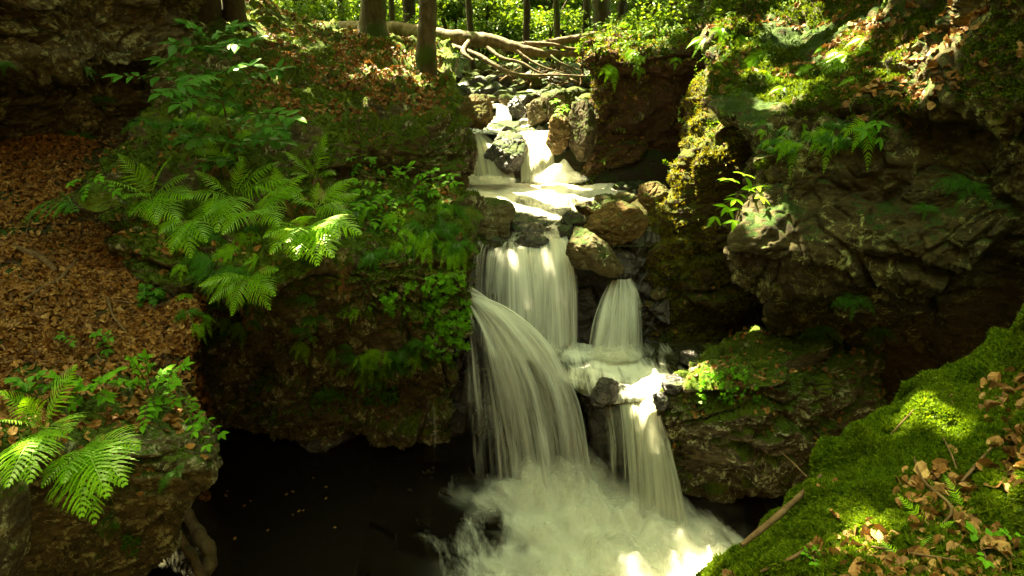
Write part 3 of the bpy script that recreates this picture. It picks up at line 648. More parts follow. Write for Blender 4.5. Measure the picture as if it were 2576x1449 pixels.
p, n_ = sample("right_cliff", 30000, c_rc, 4); pl.append(stamp(LEAF_DEAD, p, n_, rng.uniform(.04, .075, len(p)), 4, .45, lift=.01))
for nm, s0 in (("rock_ridge", 5), ("earth_bank", 6), ("mossy_rock", 7)):
    p, n_ = sample(nm, 5000, lambda p, n, u, v: sm(n[:, 2], .45, .7)*.6*(nz(p, 2.5, 5) > 0), s0); pl.append(stamp(LEAF_DEAD, p, n_, rng.uniform(.03, .06, len(p)), s0, .4, lift=.01))
stuff("fallen_leaves", pl, M['litter'], "brown fallen beech leaves over slopes and ledges")
pl = []
def c_ms(p, n, u, v):
    w_ = 14*nz(p, 4, 3)
    a = sm(v-(524+.10*abs(u-850))+w_, 0, 12)*sm(u, 800, 835)         # patch along the bottom
    b = sm(32-abs(u-945-w_)*.55-abs(v-490)*.8, 0, 12)+sm(v-470-abs(u-955)*1.1, 0, 16)*(v < 540)
    c = sm(u+w_, 975, 992)*sm(v-372, 0, 10)*sm(500-v, 0, 16)*.9
    d = .035*(nz(p, 6, 3) > .0)
    return np.clip(a*.7+b+c*.7+d, 0, 1)*.65
p, n_ = sample("moss_slope", 9500, c_ms, 8, 1.0); pl.append(stamp(LEAF_DEAD, p, n_, rng.uniform(.024, .066, len(p)), 8, .5, lift=.008))
stuff("dead_leaves", pl, M['litter_near'], "curled brown leaves on the mossy foreground slope")
# ---- moss
pm = []; pd = []; pg = []
def c_m(k, thr, vmax=600): return lambda p, n, u, v: k*sm(n[:, 2], thr, thr+.3)*(nz(p, 1.6, 50) > -.30)
p, n_ = sample("rock_bank", 90000, lambda p, n, u, v: (1-.9*c_terr(p, n, u, v))*sm(n[:, 2], .10, .4)*(nz(p, 1.6, 50) > -.30), 11)
pd.append(stamp(TUFT, p, n_, rng.uniform(.018, .036, len(p)), 11, .45))
p, n_ = sample("leaf_slope", 9000, lambda p, n, u, v: (nz(p, 1.5, 4) > .40)*1.0, 12); pd.append(stamp(TUFT, p, n_, rng.uniform(.012, .02, len(p)), 12, .4))
p, n_ = sample("right_cliff", 120000, lambda p, n, u, v: sm(n[:, 2], -.1, .3)*sm(150-v, 0, 60)*(nz(p, 1.3, 70) > -.02), 13); pm.append(stamp(TUFT, p, n_, rng.uniform(.018, .042, len(p)), 13, .5))
p, n_ = sample("mossy_rock", 24000, lambda p, n, u, v: sm(n[:, 2], .0, .4), 14); pm.append(stamp(TUFT, p, n_, rng.uniform(.012, .022, len(p)), 14, .4))
p, n_ = sample("fern_boulder", 22000, lambda p, n, u, v: sm(n[:, 2], .15, .5)*.9, 15); pd.append(stamp(TUFT, p, n_, rng.uniform(.008, .016, len(p)), 15, .4))
p, n_ = sample("rock_ridge", 40000, lambda p, n, u, v: np.where(nz(p, 1.8, 70) > -.2, .8, .1), 16); pg.append(stamp(TUFT, p, n_, rng.uniform(.02, .045, len(p)), 16, .4, up=-.1))
p, n_ = sample("earth_bank", 14000, lambda p, n, u, v: sm(n[:, 2], .1, .5)+.3*(u < 612), 17); pg.append(stamp(TUFT, p, n_, rng.uniform(.02, .05, len(p)), 17, .5))
stuff("moss", pd, M['moss_dark'], "dark green moss cushions on the left bank")
stuff("cliff_moss", pm, M['moss'], "green moss on the right cliff ledges")
stuff("golden_moss", pg, M['moss_gold'], "golden hanging moss on the sunlit ridge")
p, n_ = sample("moss_slope", 150000, lambda p, n, u, v: 1-.85*np.clip(c_ms(p, n, u, v)*1.2, 0, 1), 18, 1.0)
stuff("foreground_moss", stamp(STAR, p, n_, rng.uniform(.010, .022, len(p))*(1+.4*nz(p, 5, 2)), 18, .55), M['moss_near'], "thick feathery green moss on the foreground slope")
# ------------------------------------------------------------------ tubes, trees, fallen trunk
def tube(pts, rad, seg=10, rough=.08, seed=0, n=None):
    pts = np.asarray(pts, float); n = n or max(4, len(pts)*4); c = resample(pts, n, 0)
    r = np.interp(np.linspace(0, 1, n), np.linspace(0, 1, len(rad)), rad)
    T = nrm(np.gradient(c, axis=0)); ref = np.array([.3, .9, .3]) if abs(T[0][2]) > .8 else np.array([0, 0, 1.0])
    a = nrm(np.cross(T, ref)); b = np.cross(T, a); th = np.linspace(0, 2*math.pi, seg, endpoint=False)
    d = a[:, None]*np.cos(th)[None, :, None]+b[:, None]*np.sin(th)[None, :, None]
    V = c[:, None]+d*r[:, None, None]
    if rough: V = V+d*(r[:, None]*rough*fbm(V*(2.0/max(r.max(), .03))*.3+seed, 3))[..., None]
    i = np.arange(n-1)[:, None]*seg+np.arange(seg)[None]; j = np.arange(n-1)[:, None]*seg+(np.arange(seg)[None]+1) % seg
    F = np.stack([i, j, j+seg, i+seg], -1).reshape(-1, 4)
    return V.reshape(-1, 3), F
def leafy(name, parent, centers, radii, n, size, mat, seed, tilt=.9, holes=True, tm=None):
    g = np.random.default_rng(seed); P0 = []
    for c, r in zip(centers, radii):
        q = g.normal(size=(n, 3)); q = nrm(q)*g.random((n, 1))**.45*np.asarray(r); P0.append(q+c)
    p = np.concatenate(P0)
    if holes: p = p[fbm(p*1.3+seed, 3) > -.12]
    if name == "crown": p = sungaps(p)
    V, F = stamp(tm or LEAF_GREEN, p, np.tile([0, 0, 1.0], (len(p), 1)), g.uniform(.7, 1.3, len(p))*size, seed, tilt)
    return mesh_obj(name, V, F, mat, parent, smooth=False)
# gaps shaped into the unseen crowns so sun reaches chosen spots: (u, v, Y, radius)
GAPS = [(560,184,8.1,1.2),(500,188,8.0,.7),(530,195,7.8,.6),(570,200,7.3,.45),(545,145,8.5,.5),(500,150,8.5,.35),(600,188,7.6,.45),(655,197,6.6,.36),(690,150,6.4,.35),(665,235,6.2,.3),(640,222,6.2,.25),(680,215,6.2,.25),(668,245,6.1,.42),(662,285,6.0,.32),(682,200,6.25,.42),(676,225,6.2,.35),(650,300,5.9,.15),(620,218,6.2,.42),(600,205,6.5,.3),
 (520,120,9.3,.5),(640,25,9.2,.8),(618,48,8.6,.5),(850,50,6.0,.3),(800,30,7,.4),(780,105,5.5,.22),(725,60,7,.45),(800,72,5.7,.2),(860,20,6.2,.35),(705,140,6.3,.3),(930,35,4.7,.3),(604,88,8.4,.25),
 (650,378,5.0,.26),(657,405,4.7,.2),(660,460,4.7,.12),(735,560,3.95,.42),(640,574,3.85,.16),(700,540,4.2,.2),(690,572,3.9,.16),(563,562,4.1,.10),
 (312,232,4.4,.26),(340,228,4.5,.18),(460,32,10.5,.9),(400,80,7.8,.35),(560,40,10.5,.8),(520,75,12,.9),(360,35,10.5,.6),(745,190,4.9,.2),(595,120,8.4,.2),
 (930,420,2.0,.16),(1000,470,1.6,.12),(860,520,1.6,.12),(985,560,1.1,.1),(900,75,5.0,.2),(760,60,6.2,.25)]
GP = np.array([P(a, b, c) for a, b, c, r in GAPS]); GR = np.array([g_[3] for g_ in GAPS])
def sungaps(p):
    keep = np.ones(len(p), bool); wob = 1+.35*fbm(p*1.7+3, 2)
    for q, r in zip(GP, GR):
        d = p-q; t = d@SUN; d = d-t[:, None]*SUN; keep &= ~((np.linalg.norm(d, axis=1) < r*wob) & (t > 0))
    return p[keep]
def tree(name, base, top, r0, r1, label, mat, crown_c=None, crown_r=None, nleaf=0, leafsize=.2, flare=1.5, seed=1, group=None, roots=0, cmat=None, mid=None):
    base = np.asarray(base, float); top = np.asarray(top, float)
    e = empty(name, base, label, "tree", group)
    m = (base+top)/2 if mid is None else mid
    pts = np.array([[0, 0, -.6], [0, 0, 0], (m-base)*.12, (m-base)*.5, m-base, top-base])
    V, F = tube(pts, [r0*flare*1.15, r0*flare, r0*1.12, r0, (r0+r1)/2, r1], 20, .22, seed, 60)
    parts = [(V, F)]
    g = np.random.default_rng(seed)
    for k in range(roots):
        a = 2*math.pi*k/roots+g.uniform(-.3, .3); L = r0*g.uniform(2.4, 4)
        q = np.array([[0, 0, r0*1.2], [math.cos(a)*L*.45, math.sin(a)*L*.45, .10], [math.cos(a)*L, math.sin(a)*L, -.25]])
        parts.append(tube(q, [r0*.6, r0*.35, r0*.12], 10, .2, seed+k, 14))
    for k in range(5 if nleaf else 0):
        a = g.uniform(0, 6.28); f = g.uniform(.6, 1); s0 = (top-base)*f; L = g.uniform(1.5, 3)
        parts.append(tube(np.array([s0, s0+[math.cos(a)*L*.5, math.sin(a)*L*.5, L*.3], s0+[math.cos(a)*L, math.sin(a)*L, L*.6]]), [r1*.6, r1*.35, .01], 8, .1, seed, 8))
    V, F = merge(parts); t = mesh_obj("trunk", V, F, mat, e)
    if nleaf:
        loc = [np.asarray(c, float) for c in crown_c]
        o = leafy("crown", e, loc, crown_r, nleaf, leafsize, cmat or M['canopy'], seed+5, .6)
        o.matrix_parent_inverse.identity(); o.location = tuple(-base)
    return e
# four big trunks near the left bank: unseen crowns placed to shade the gorge
def along(Y, h): return None
CAN = lambda x, y, z: np.array([x, y, z])
tree("beech_tree", Q(372*K, 37*K, 10.2), Q(372*K, 37*K, 10.2)+[.55, -.1, 7], .15, .13, "thick beech trunk leaning right behind the leafy terrace", M['bark'],
     [CAN(-1.0, 9.5, 9.5), CAN(-3.2, 9.8, 9.2), CAN(1.2, 10.2, 9.8), CAN(-1.6, 8.3, 10.2)], [(2.2, 2.0, 1.2)]*4, 4300, .20, 1.5, 3, roots=0)
tree("beech_tree", Q(1072, 132, 8.3), Q(1072, 132, 8.3)+[.60, .1, 7], .088, .075, "slender grey beech trunk at the right edge of the leafy terrace", M['bark'],
     [CAN(-1.8, 11.2, 8.6), CAN(.6, 11.2, 9.0), CAN(2.6, 11.5, 9.4)], [(2.0, 1.8, 1.1)]*3, 5200, .20, 1.3, 7, roots=0)
tree("beech_tree", Q(514, 88, 8.2), Q(514, 88, 8.2)+[.05, .2, 7], .17, .15, "dark thick trunk behind the sapling, left of its thinner neighbour", M['bark_dark'],
     [CAN(-4.6, 7.6, 9.4), CAN(-2.8, 6.6, 9.2), CAN(-5.4, 6.0, 9.3)], [(2.0, 1.9, 1.1)]*3, 3200, .20, 1.3, 9, roots=3)
tree("beech_tree", Q(594, 92, 8.4), Q(594, 92, 8.4)+[.25, .2, 7], .115, .10, "thinner dark trunk just right of the dark thick trunk", M['bark_dark'],
     [CAN(-.6, 6.2, 10.2), CAN(.9, 7.6, 10.0), CAN(1.6, 9.2, 10.2)], [(1.8, 1.7, 1.0)]*3, 3000, .20, 1.3, 11, roots=3)
tree("beech_tree", Q(1735, 70, 10.5), Q(1735, 70, 10.5)+[.9, .3, 6], .12, .09, "slim tree leaning right above the earth bank", M['bark'],
     [CAN(3.2, 9.5, 9.8), CAN(4.4, 8.0, 9.4), CAN(3.0, 7.6, 10.2)], [(1.7, 1.7, 1.0)]*3, 3600, .20, 1.3, 13, roots=3)
tree("beech_tree", Q(2215, 62, 8.2), Q(2215, 62, 8.2)+[.3, .4, 7], .30, .25, "wide dark trunk on the right slope at the top of the view", M['bark_dark'],
     [CAN(5.0, 8.4, 9.4), CAN(1.3, 5.7, 9.4), CAN(-.6, 5.3, 9.4)], [(1.8, 1.5, 1.0)]*3, 4200, .20, 1.5, 15, roots=5)
# trees of the wood behind
g = np.random.default_rng(21)
BT = [(1190, 8, 12.8, .05), (1322, 8, 13.2, .06), (1412, 8, 12.9, .05), (1555, 8, 13.3, .07), (1640, 8, 12.6, .06), (985, 8, 13.0, .05), (865, 12, 15, .07), (795, 14, 18, .12), (1025, 16, 17, .14), (1478, 30, 16, .085), (1520, 34, 14.5, .17), (1566, 22, 17, .10), (1405, 22, 22, .10), (1180, 10, 24, .16), (1335, 12, 26, .12), (1250, 8, 30, .2), (745, 10, 14, .1), (1640, 20, 19, .12), (700, 6, 20, .2), (1100, 8, 28, .12), (1440, 8, 30, .18), (900, 8, 26, .2), (1590, 8, 24, .14), (1700, 5, 26, .18), (960, 6, 32, .2), (1300, 5, 34, .25), (1385, 5, 40, .25), (1210, 5, 38, .2), (1830, 0, 18, .16), (1960, 0, 16, .14)]
ORD = "first second third fourth fifth sixth seventh eighth ninth tenth eleventh twelfth thirteenth fourteenth fifteenth sixteenth seventeenth eighteenth nineteenth twentieth".split()+["twenty-"+k for k in "first second third fourth fifth sixth seventh eighth ninth".split()]+["thirtieth"]
for i, (x, y, Y, r) in enumerate(sorted(BT)):
    b = Q(x, y+40, Y); b[2] = gz(b[0], Y); ln = g.uniform(-.5, .5)
    tree("wood_tree", b, b+[ln, g.uniform(-.3, .3), 8], r, r*.7, ORD[i]+" forest tree from the left in the wood behind the fallen trunk", M['bark_dark' if i % 3 else 'bark'],
         [b+[ln+g.uniform(-1, 1), g.uniform(-1, 1), g.uniform(6.5, 8)] for _ in range(2)], [(2.6, 2.6, 1.3)]*2, 1100, .34, 1.2, 40+i, "trees of the wood behind")
# fallen trunk and its boughs
def QS(L): return np.array([Q(*a) for a in L])
base = Q(1100, 90, 10.9)
ft = empty("fallen_tree", base, "long pale fallen tree lying across the stream with bare branches", "fallen tree")
def limb(name, L, rad, seg=14, seed=0, parent=None, mat=None, n=None):
    V, F = tube(QS(L)-base, [x_*.58 for x_ in rad], seg, .18, seed, n or 14*len(L)); return mesh_obj(name, V, F, mat or M['bark_log'], parent or ft)
limb("trunk", [(770, 102, 11.6), (815, 84, 11.5), (870, 73, 11.4), (940, 76, 11.2), (1010, 77, 11.1), (1100, 91, 10.9), (1190, 98, 10.8), (1245, 104, 10.7), (1310, 124, 10.6), (1370, 135, 10.6), (1450, 134, 10.6), (1530, 131, 10.6)],
     [.19, .20, .20, .205, .205, .20, .19, .18, .145, .12, .10, .085, .06], 20, 1)
for i, (L, r) in enumerate([
 ([(1290, 112, 10.7), (1350, 113, 10.8), (1410, 103, 11), (1470, 93, 11), (1550, 74, 11), (1610, 45, 11), (1690, 12, 11), (1760, -20, 11)], [.07, .09, .10, .10, .085, .07, .05, .03]),
 ([(1130, 112, 10.7), (1200, 138, 10.3), (1245, 165, 10.1), (1290, 185, 10.0), (1340, 190, 10.0), (1400, 189, 10.0), (1475, 192, 10.0)], [.045, .06, .06, .05, .04, .03, .02]),
 ([(1225, 118, 10.6), (1260, 145, 10.4), (1310, 158, 10.3), (1350, 180, 10.2), (1385, 192, 10.2)], [.05, .05, .04, .03, .015]),
 ([(1300, 128, 10.5), (1330, 150, 10.4), (1370, 170, 10.3), (1420, 183, 10.3)], [.04, .035, .025, .012]),
 ([(1320, 108, 10.7), (1390, 112, 10.6), (1430, 122, 10.6), (1490, 124, 10.6), (1560, 112, 10.6)], [.05, .045, .04, .035, .02]),
 ([(1385, 140, 10.5), (1410, 158, 10.4), (1460, 178, 10.4)], [.04, .03, .015]),
 ([(1460, 98, 10.9), (1500, 88, 11), (1580, 84, 11), (1640, 60, 11.2), (1720, 45, 11.4)], [.03, .03, .03, .025, .015]),
 ([(1560, 72, 11), (1600, 84, 10.9), (1612, 98, 10.8)], [.035, .03, .02]),
 ([(1180, 104, 10.7), (1165, 130, 10.3), (1190, 152, 10.1)], [.07, .06, .03]),
 ([(1620, 44, 11), (1650, 62, 11), (1700, 66, 11)], [.03, .025, .012])]):
    limb("branch", L, r, 10, 20+i)
g = np.random.default_rng(8)
for i in range(46):
    x = g.uniform(1270, 1470); y = g.uniform(165, 215); Y = np.interp(y, [165, 215], [11.4, 10.2]); a = g.normal()*1.1; L = g.uniform(30, 90)
    p = [Q(x+math.cos(a)*L*t*.9, y+math.sin(a)*L*t*.45+6*math.sin(3*t+i), Y+g.uniform(-.1, .1)) for t in (-.5, -.15, .2, .5)]
    V, F = tube(p, [.018, .016, .012, .005], 6, .1, i, 12); c = V.mean(0); o = mesh_obj("twig", V-c, F, M['twig']); o.location = tuple(c)
    tag(o, "bare twig in the driftwood tangle right of the stream", "twig", "driftwood twigs")
# sticks lying about
def stick(L, rad, label, mat='twig', seed=0, on=True, name="stick", seg=8, lift=.02, cat="stick"):
    pts = []
    for a in L:
        if len(a) == 3: pts.append(Q(*a))
        else:
            q, nn, _ = hq(*a); pts.append(q+nn*lift)
    V, F = tube(pts, rad, seg, .2, seed, 8*len(L)); c = V.mean(0); o = mesh_obj(name, V-c, F, M[mat]); o.location = tuple(c); tag(o, label, cat); return o
stick([(28, 625), (70, 640), (105, 655), (140, 690)], [.02, .026, .026, .018], "short thick rotten stick on the leaf slope", seed=1)
stick([(195, 660), (150, 705), (100, 735), (55, 765)], [.012, .014, .014, .008], "long straight stick crossing the leaf slope below the rotten one", seed=2)
stick([(110, 515), (80, 545), (65, 590)], [.008, .008, .004], "thin curved twig high on the leaf slope", seed=3)
stick([(30, 700), (90, 725), (120, 770)], [.006, .007, .004], "thin pale twig left of the long straight stick", seed=4)
stick([(270, 755), (285, 800), (318, 845), (328, 870)], [.010, .010, .007, .004], "forked twig hanging at the edge of the leaf slope", seed=5)
stick([(270, 760), (330, 768), (390, 783)], [.007, .007, .004], "pale twig pointing right at the leaf slope edge", seed=6)
stick([(225, 875), (250, 910), (272, 940)], [.006, .006, .003], "small twig above the lower seedlings", seed=7)
stick([(440, 968, 3.5), (465, 965, 3.5), (488, 962, 3.5)], [.006, .006, .004], "short twig sticking out over the dark pool", seed=8)
stick([(2072, 1190, 2.0), (2020, 1240, 1.88), (1960, 1295, 1.78), (1905, 1340, 1.70), (1865, 1372, 1.66)], [.006, .009, .010, .009, .006], "golden broken stick leaning along the edge of the foreground slope", seed=9, seg=12)
stick([(1962, 1135, 2.6), (1990, 1160, 2.5), (2030, 1200, 2.35)], [.002, .003, .004], "thin dry stalk above the golden broken stick", seed=10)
stick([(2300, 1170), (2330, 1230), (2380, 1290), (2370, 1330)], [.0025, .004, .005, .003], "crooked grey twig among leaves on the foreground slope", seed=11, lift=.025)
stick([(2370, 1120), (2385, 1160), (2400, 1190)], [.002, .003, .002], "little upright twig in the foreground moss", seed=12, lift=.03)
stick([(2490, 1140), (2450, 1200), (2420, 1230)], [.004, .005, .003], "grey twig by the right edge of the foreground slope", seed=13, lift=.02)
stick([(2200, 1390), (2300, 1410), (2420, 1425)], [.003, .004, .003], "long reddish twig over leaves at the bottom", seed=14, lift=.02)
stick([(2250, 1100), (2290, 1060), (2310, 1035)], [.002, .003, .002], "fine brown twig lying on the moss cushion", seed=15, lift=.02)
stick([(1930, 1440), (1990, 1415), (2040, 1390)], [.004, .005, .003], "dark twig at the bottom edge of the foreground slope", seed=16, lift=.02)
# branch standing in the dark pool
b0 = Q(480, 1360, 4.0); dw = empty("driftwood_log", b0, "forked peeled log standing in the dark pool beside the boulder", "log")
for L, r, nm in (([(455, 1262, 4.35), (492, 1330, 4.1), (522, 1378, 3.9), (528, 1415, 3.8), (498, 1470, 3.6), (480, 1540, 3.4)], [.05, .075, .085, .08, .075, .07], "trunk"),
                 ([(436, 1268, 4.15), (432, 1310, 4.0), (450, 1355, 3.85), (482, 1395, 3.75), (500, 1440, 3.65), (500, 1500, 3.5)], [.035, .055, .06, .055, .05, .04], "branch")):
    V, F = tube(QS(L)-b0, [x_*.62 for x_ in r], 16, .35, 3, 60); mesh_obj(nm, V, F, M['bark_wet'], dw)

# ------------------------------------------------------------------ ferns
def frond_geo(base, tip, lift, wid, npin=18, side=None, seed=0, bare=.17, teeth=6, droop=.25, once=False):
    g = np.random.default_rng(seed); base = np.asarray(base); tip = np.asarray(tip); L = np.linalg.norm(tip-base)
    mid = (base+tip)/2+np.array([0, 0, 1.0])*lift*L+g.normal(size=3)*.02*L
    t = np.linspace(0, 1, npin*2+6); C = lambda t: ((1-t)**2)[:, None]*base+(2*t*(1-t))[:, None]*mid+(t**2)[:, None]*tip
    V = []; F = []
    def quadstrip(A, B):
        k = len(V); V.extend(A); V.extend(B); n = len(A)
        for i in range(n-1): F.append((k+i, k+i+1, k+n+i+1)); F.append((k+i, k+n+i+1, k+n+i))
    c = C(t); T = nrm(np.gradient(c, axis=0)); up = np.array([0, -.35, 1.0]) if side is None else side
    S = nrm(np.cross(T, up)); N = np.cross(S, T)
    r = .006*L*(1.3-t)[:, None]; quadstrip(list(c-S*r), list(c+S*r)); 
    for k in range(npin):
        f = bare+(1-bare)*(k+.5)/npin; w = 1.4*wid*L*min(1, (f-bare)/.25+.30)*(1-max(0, (f-.42)/.58))**.95+.006*L
        i = min(int(f*(len(t)-1)), len(t)-1); p0 = c[i]; ang = math.radians(68-32*f+g.normal()*3.5); w *= g.uniform(.9, 1.06)
        gap = (1-bare)/npin*L*1.12
        for s in (-1, 1):
            d = nrm(S[i]*s*math.sin(ang)+T[i]*math.cos(ang)); wv = gap*(.62 if not once else .5); q = np.cross(d, N[i])*s
            n = teeth*2+1; a = []; b = []
            for j in range(n):
                x = j/(n-1); e = wv*.5*(1-x)**.6*(1 if j % 2 == 0 or once else .62)
                pos = p0+d*w*x-np.array([0, 0, 1.0])*droop*w*x*x+T[i]*w*.10*x*x+N[i]*.06*w*math.sin(x*3)
                sh = d*wv*.35 if j % 2 == 0 else 0
                a.append(pos+q*e+sh); b.append(pos-q*e+sh)
            quadstrip(a, b)
    return np.array(V), np.array(F)
FERNS = 0
def fern(base, tips, label, mat='fern', wid=.24, lift=.16, npin=16, dY=-.12, group=None, baseY=None, name="fern", skirt=True, wids=None):
    "base and tips are picture positions (2576 wide); a tip may carry its own distance offset"
    global FERNS
    FERNS += 1
    q, nn, _ = hq(*base)
    if baseY: q = Q(base[0], base[1], baseY)
    q = q+nn*.02; e = empty(name, q, label, "fern", group)
    for i, tp in enumerate(tips):
        dy = tp[2] if len(tp) > 2 else dY
        h, hn, _ = hq(tp[0], tp[1])
        Yt = q[1]+dy
        if h[1] < Yt+.06: Yt = h[1]-.08
        T = Q(tp[0], tp[1], Yt)
        V, F = frond_geo(np.zeros(3), T-q, lift*(1 if T[2] < q[2]+.1 else .5)+.05, wid*(wids[i] if wids else 1), npin, None, FERNS*31+i)
        mesh_obj("frond", V, F, M[mat], e, smooth=False)
    if skirt:
        g = np.random.default_rng(FERNS); parts = []
        for k in range(16):
            a = g.uniform(-.1, .1, 3); l = g.uniform(.12, .30)
            parts.append(tube([np.array([a[0]*.4, -.01, 0]), np.array([a[0], -.05, -l*.5]), np.array([a[0]*1.5, -.05+a[1]*.3, -l])], [.003, .0025, .001], 4, 0, 0, 6))
        V, F = merge(parts); mesh_obj("dead_stalks", V, F, M['dead'], e, smooth=False)
    return e
fern((375, 500), [(295, 385), (250, 452, -.2), (325, 545, -.3), (395, 565, -.4), (432, 392), (475, 440, -.1), (480, 500, -.3), (310, 500, -.35), (355, 410, 0), (450, 560, -.35)], "leftmost large fern of the bank, beside the moss-covered stone", wid=.27)
fern((590, 500), [(490, 430), (455, 500, -.3), (475, 590, -.35), (545, 585, -.45), (640, 420), (700, 408), (725, 455, -.2), (610, 400, .1), (520, 540, -.45), (585, 560, -.5)], "broad fern in the centre of the bank behind the brightest one", wid=.27)
fern((650, 540), [(560, 590, -.4), (620, 545, -.45), (700, 570, -.4), (735, 470), (770, 440, .05), (690, 480, -.2)], "fern with drooping fronds just below the broad central one", wid=.27)
fern((790, 450), [(822, 332, .02), (715, 380), (845, 440, -.15), (730, 440, -.2), (770, 400, 0)], "small upright fern highest on the bank with tall frond", wid=.25, npin=20)
fern((790, 530), [(890, 448, .05), (905, 490, -.05), (700, 470, -.1), (860, 455, .1), (800, 460, .1), (870, 540, -.3), (740, 510, -.3)], "darker fern spreading right behind the brightest one", wid=.28)
fern((760, 585), [(662, 598, -.25), (680, 640, -.35), (742, 655, -.45), (800, 668, -.45), (838, 648, -.45), (908, 590, -.3), (880, 565, -.2), (760, 545, -.3), (700, 560, -.2), (720, 610, -.5), (850, 600, -.4)], "brightest yellow-green fern at the lip of the bank", mat='fern_bright', wid=.27)
fern((625, 695), [(500, 720, -.15), (525, 765, -.2), (583, 795, -.25), (650, 648, -.1), (700, 680, -.15), (692, 745, -.25), (680, 780, -.2), (560, 690, -.2)], "fern on the rock face lower than all other large ones", wid=.26)
fern((500, 380), [(462, 345), (545, 362), (515, 395, -.2), (470, 375, -.2)], "small fern below the sapling leaves", wid=.24, npin=16, skirt=False)
fern((700, 500), [(640, 470, -.1), (690, 420, .05), (740, 500, -.25), (660, 540, -.35), (760, 480, -.1)], "fern with short fronds wedged between the central and the darker fern", wid=.28)
fern((470, 560), [(400, 590, -.25), (430, 640, -.3), (480, 650, -.3), (520, 610, -.25), (440, 530, -.05)], "fern below and right of the leftmost large fern", wid=.28)
fern((560, 420), [(520, 350, 0), (580, 350, 0), (620, 380, -.1), (500, 400, -.2)], "paler fern rising behind the broad central fern", wid=.26)
fern((165, 505), [(145, 500, -.1), (188, 532, -.1), (150, 480, 0), (165, 540, -.15)], "small fern at the edge of the leaf slope", wid=.26, npin=14, skirt=False, mat='fern_dark')
fern((110, 1085), [(192, 918, .1), (0, 985, -.1), (-10, 1060, -.2), (18, 1225, -.35), (75, 1215, -.4), (178, 1085, -.25), (140, 1000, 0), (60, 1000, -.1)], "large fern at the left edge above the lower boulder", wid=.27)
fern((215, 1130), [(105, 1228, -.25), (160, 1215, -.35), (238, 1318, -.4), (205, 1300, -.42), (352, 1130, -.15), (315, 1222, -.35), (270, 1250, -.4), (250, 1110, -.1)], "large fern hanging over the face of the lower boulder", wid=.27)
fern((432, 1180), [(398, 1242, -.1), (462, 1175, -.08), (430, 1200, -.1), (455, 1200, -.1)], "tiny fern on the pale lichen of the lower boulder", wid=.26, npin=12, skirt=False, mat='fern_dark')
fern((262, 1300), [(258, 1355, -.1), (300, 1330, -.08), (282, 1300, -.1)], "tiny dark fern below the hanging fern on the boulder", wid=.26, npin=12, skirt=False, mat='fern_dark')
fern((1150, 690), [(1165, 685, -.12), (1130, 690, -.12), (1168, 705, -.12), (1120, 700, -.1)], "small bright fern at the bank corner next to the spout", wid=.3, npin=12, skirt=False, mat='fern')
def dead_frond(x, y, tips, label):
    q, nn, _ = hq(x, y); e = empty("dead_fern", q+nn*.02, label, "dead fern")
    for i, t_ in enumerate(tips):
        h, hn, _ = hq(*t_); T = h+hn*.04; V, F = frond_geo(np.zeros(3), T-(q+nn*.02), -.05, .12, 16, None, int(x)+i, .1, 2, .6, True); mesh_obj("frond", V, F, M['dead'], e, smooth=False)
dead_frond(860, 650, [(872, 760), (850, 740)], "brown withered frond hanging under the brightest fern")
dead_frond(630, 760, [(640, 830), (655, 815)], "brown withered frond under the lowest large fern")
dead_frond(800, 470, [(790, 530), (805, 520)], "brown withered frond beneath the small upright fern")
# small ferns in crannies: one master per look, copied
def small_fern_master(mat, nf, L, seed, once=True):
    g = np.random.default_rng(seed); e = empty("small_fern", (0, 0, -5), "x", "fern", "x"); parts = []
    for i in range(nf):
        a = g.uniform(-1.4, 1.4); l = L*g.uniform(.7, 1.15)
        tip = np.array([math.sin(a)*l*.75, -l*g.uniform(.25, .5), -l*g.uniform(.3, .85)*math.cos(a*.6)])
        V, F = frond_geo(np.zeros(3), tip, .30, .17, 15, np.array([0, -.9, .45]), seed*7+i, .05, 2, .1, True); mesh_obj("frond", V, F, M[mat], e, smooth=False)
    return e
MAST = [[small_fern_master(m, nf, L, s), False] for m, nf, L, s in (('fern', 5, .26, 1), ('fern', 4, .22, 2), ('fern_dark', 7, .22, 3), ('fern_dark', 6, .18, 4))]
def place_small(kind, x, y, scale, label, group, rz=0.0):
    e, used = MAST[kind]
    if used:
        o = e.copy(); COL.objects.link(o)
        for ch in [c for c in bpy.data.objects if c.parent == e]:
            c = ch.copy(); COL.objects.link(c); c.parent = o
    else: o = e; MAST[kind][1] = True
    q, nn, _ = hq(x, y); o.location = tuple(q+nn*.015); o.scale = (scale,)*3
    o.rotation_euler = (0, 0, rz+math.atan2(nn[0], -nn[1])*.8); o["label"] = label if label.split()[0] in ("dark", "faint", "fern") and group in ("ferns on the cliffs",) else ("fresh green " if kind < 2 else "dark green ")+label; o["group"] = group; return o
g = np.random.default_rng(77)
for i in range(46):
    x = g.uniform(890, 1170); y = g.uniform(500, 640)
    place_small(int(g.integers(0, 3)), x, y, g.uniform(.7, 1.15), "small fern hanging at the bank lip "+("next to the white pool" if x > 1040 else "between the bright fern and the pool"), "ferns along the bank lip", g.uniform(-.5, .5))
for i in range(40):
    x = g.uniform(455, 660); y = g.uniform(570, 830)
    place_small(int(g.integers(0, 4)), x, y, g.uniform(.7, 1.1), "small fern on the rock "+("beside" if y < 690 else "below")+" the lowest large fern", "ferns below the big ferns", g.uniform(-.5, .5))
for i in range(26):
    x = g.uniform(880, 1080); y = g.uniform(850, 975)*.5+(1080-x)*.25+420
    place_small(int(g.integers(1, 4)), x, y, g.uniform(.8, 1.2), "fern hanging in the shade under the bank", "ferns in the shade of the bank", g.uniform(-.5, .5))
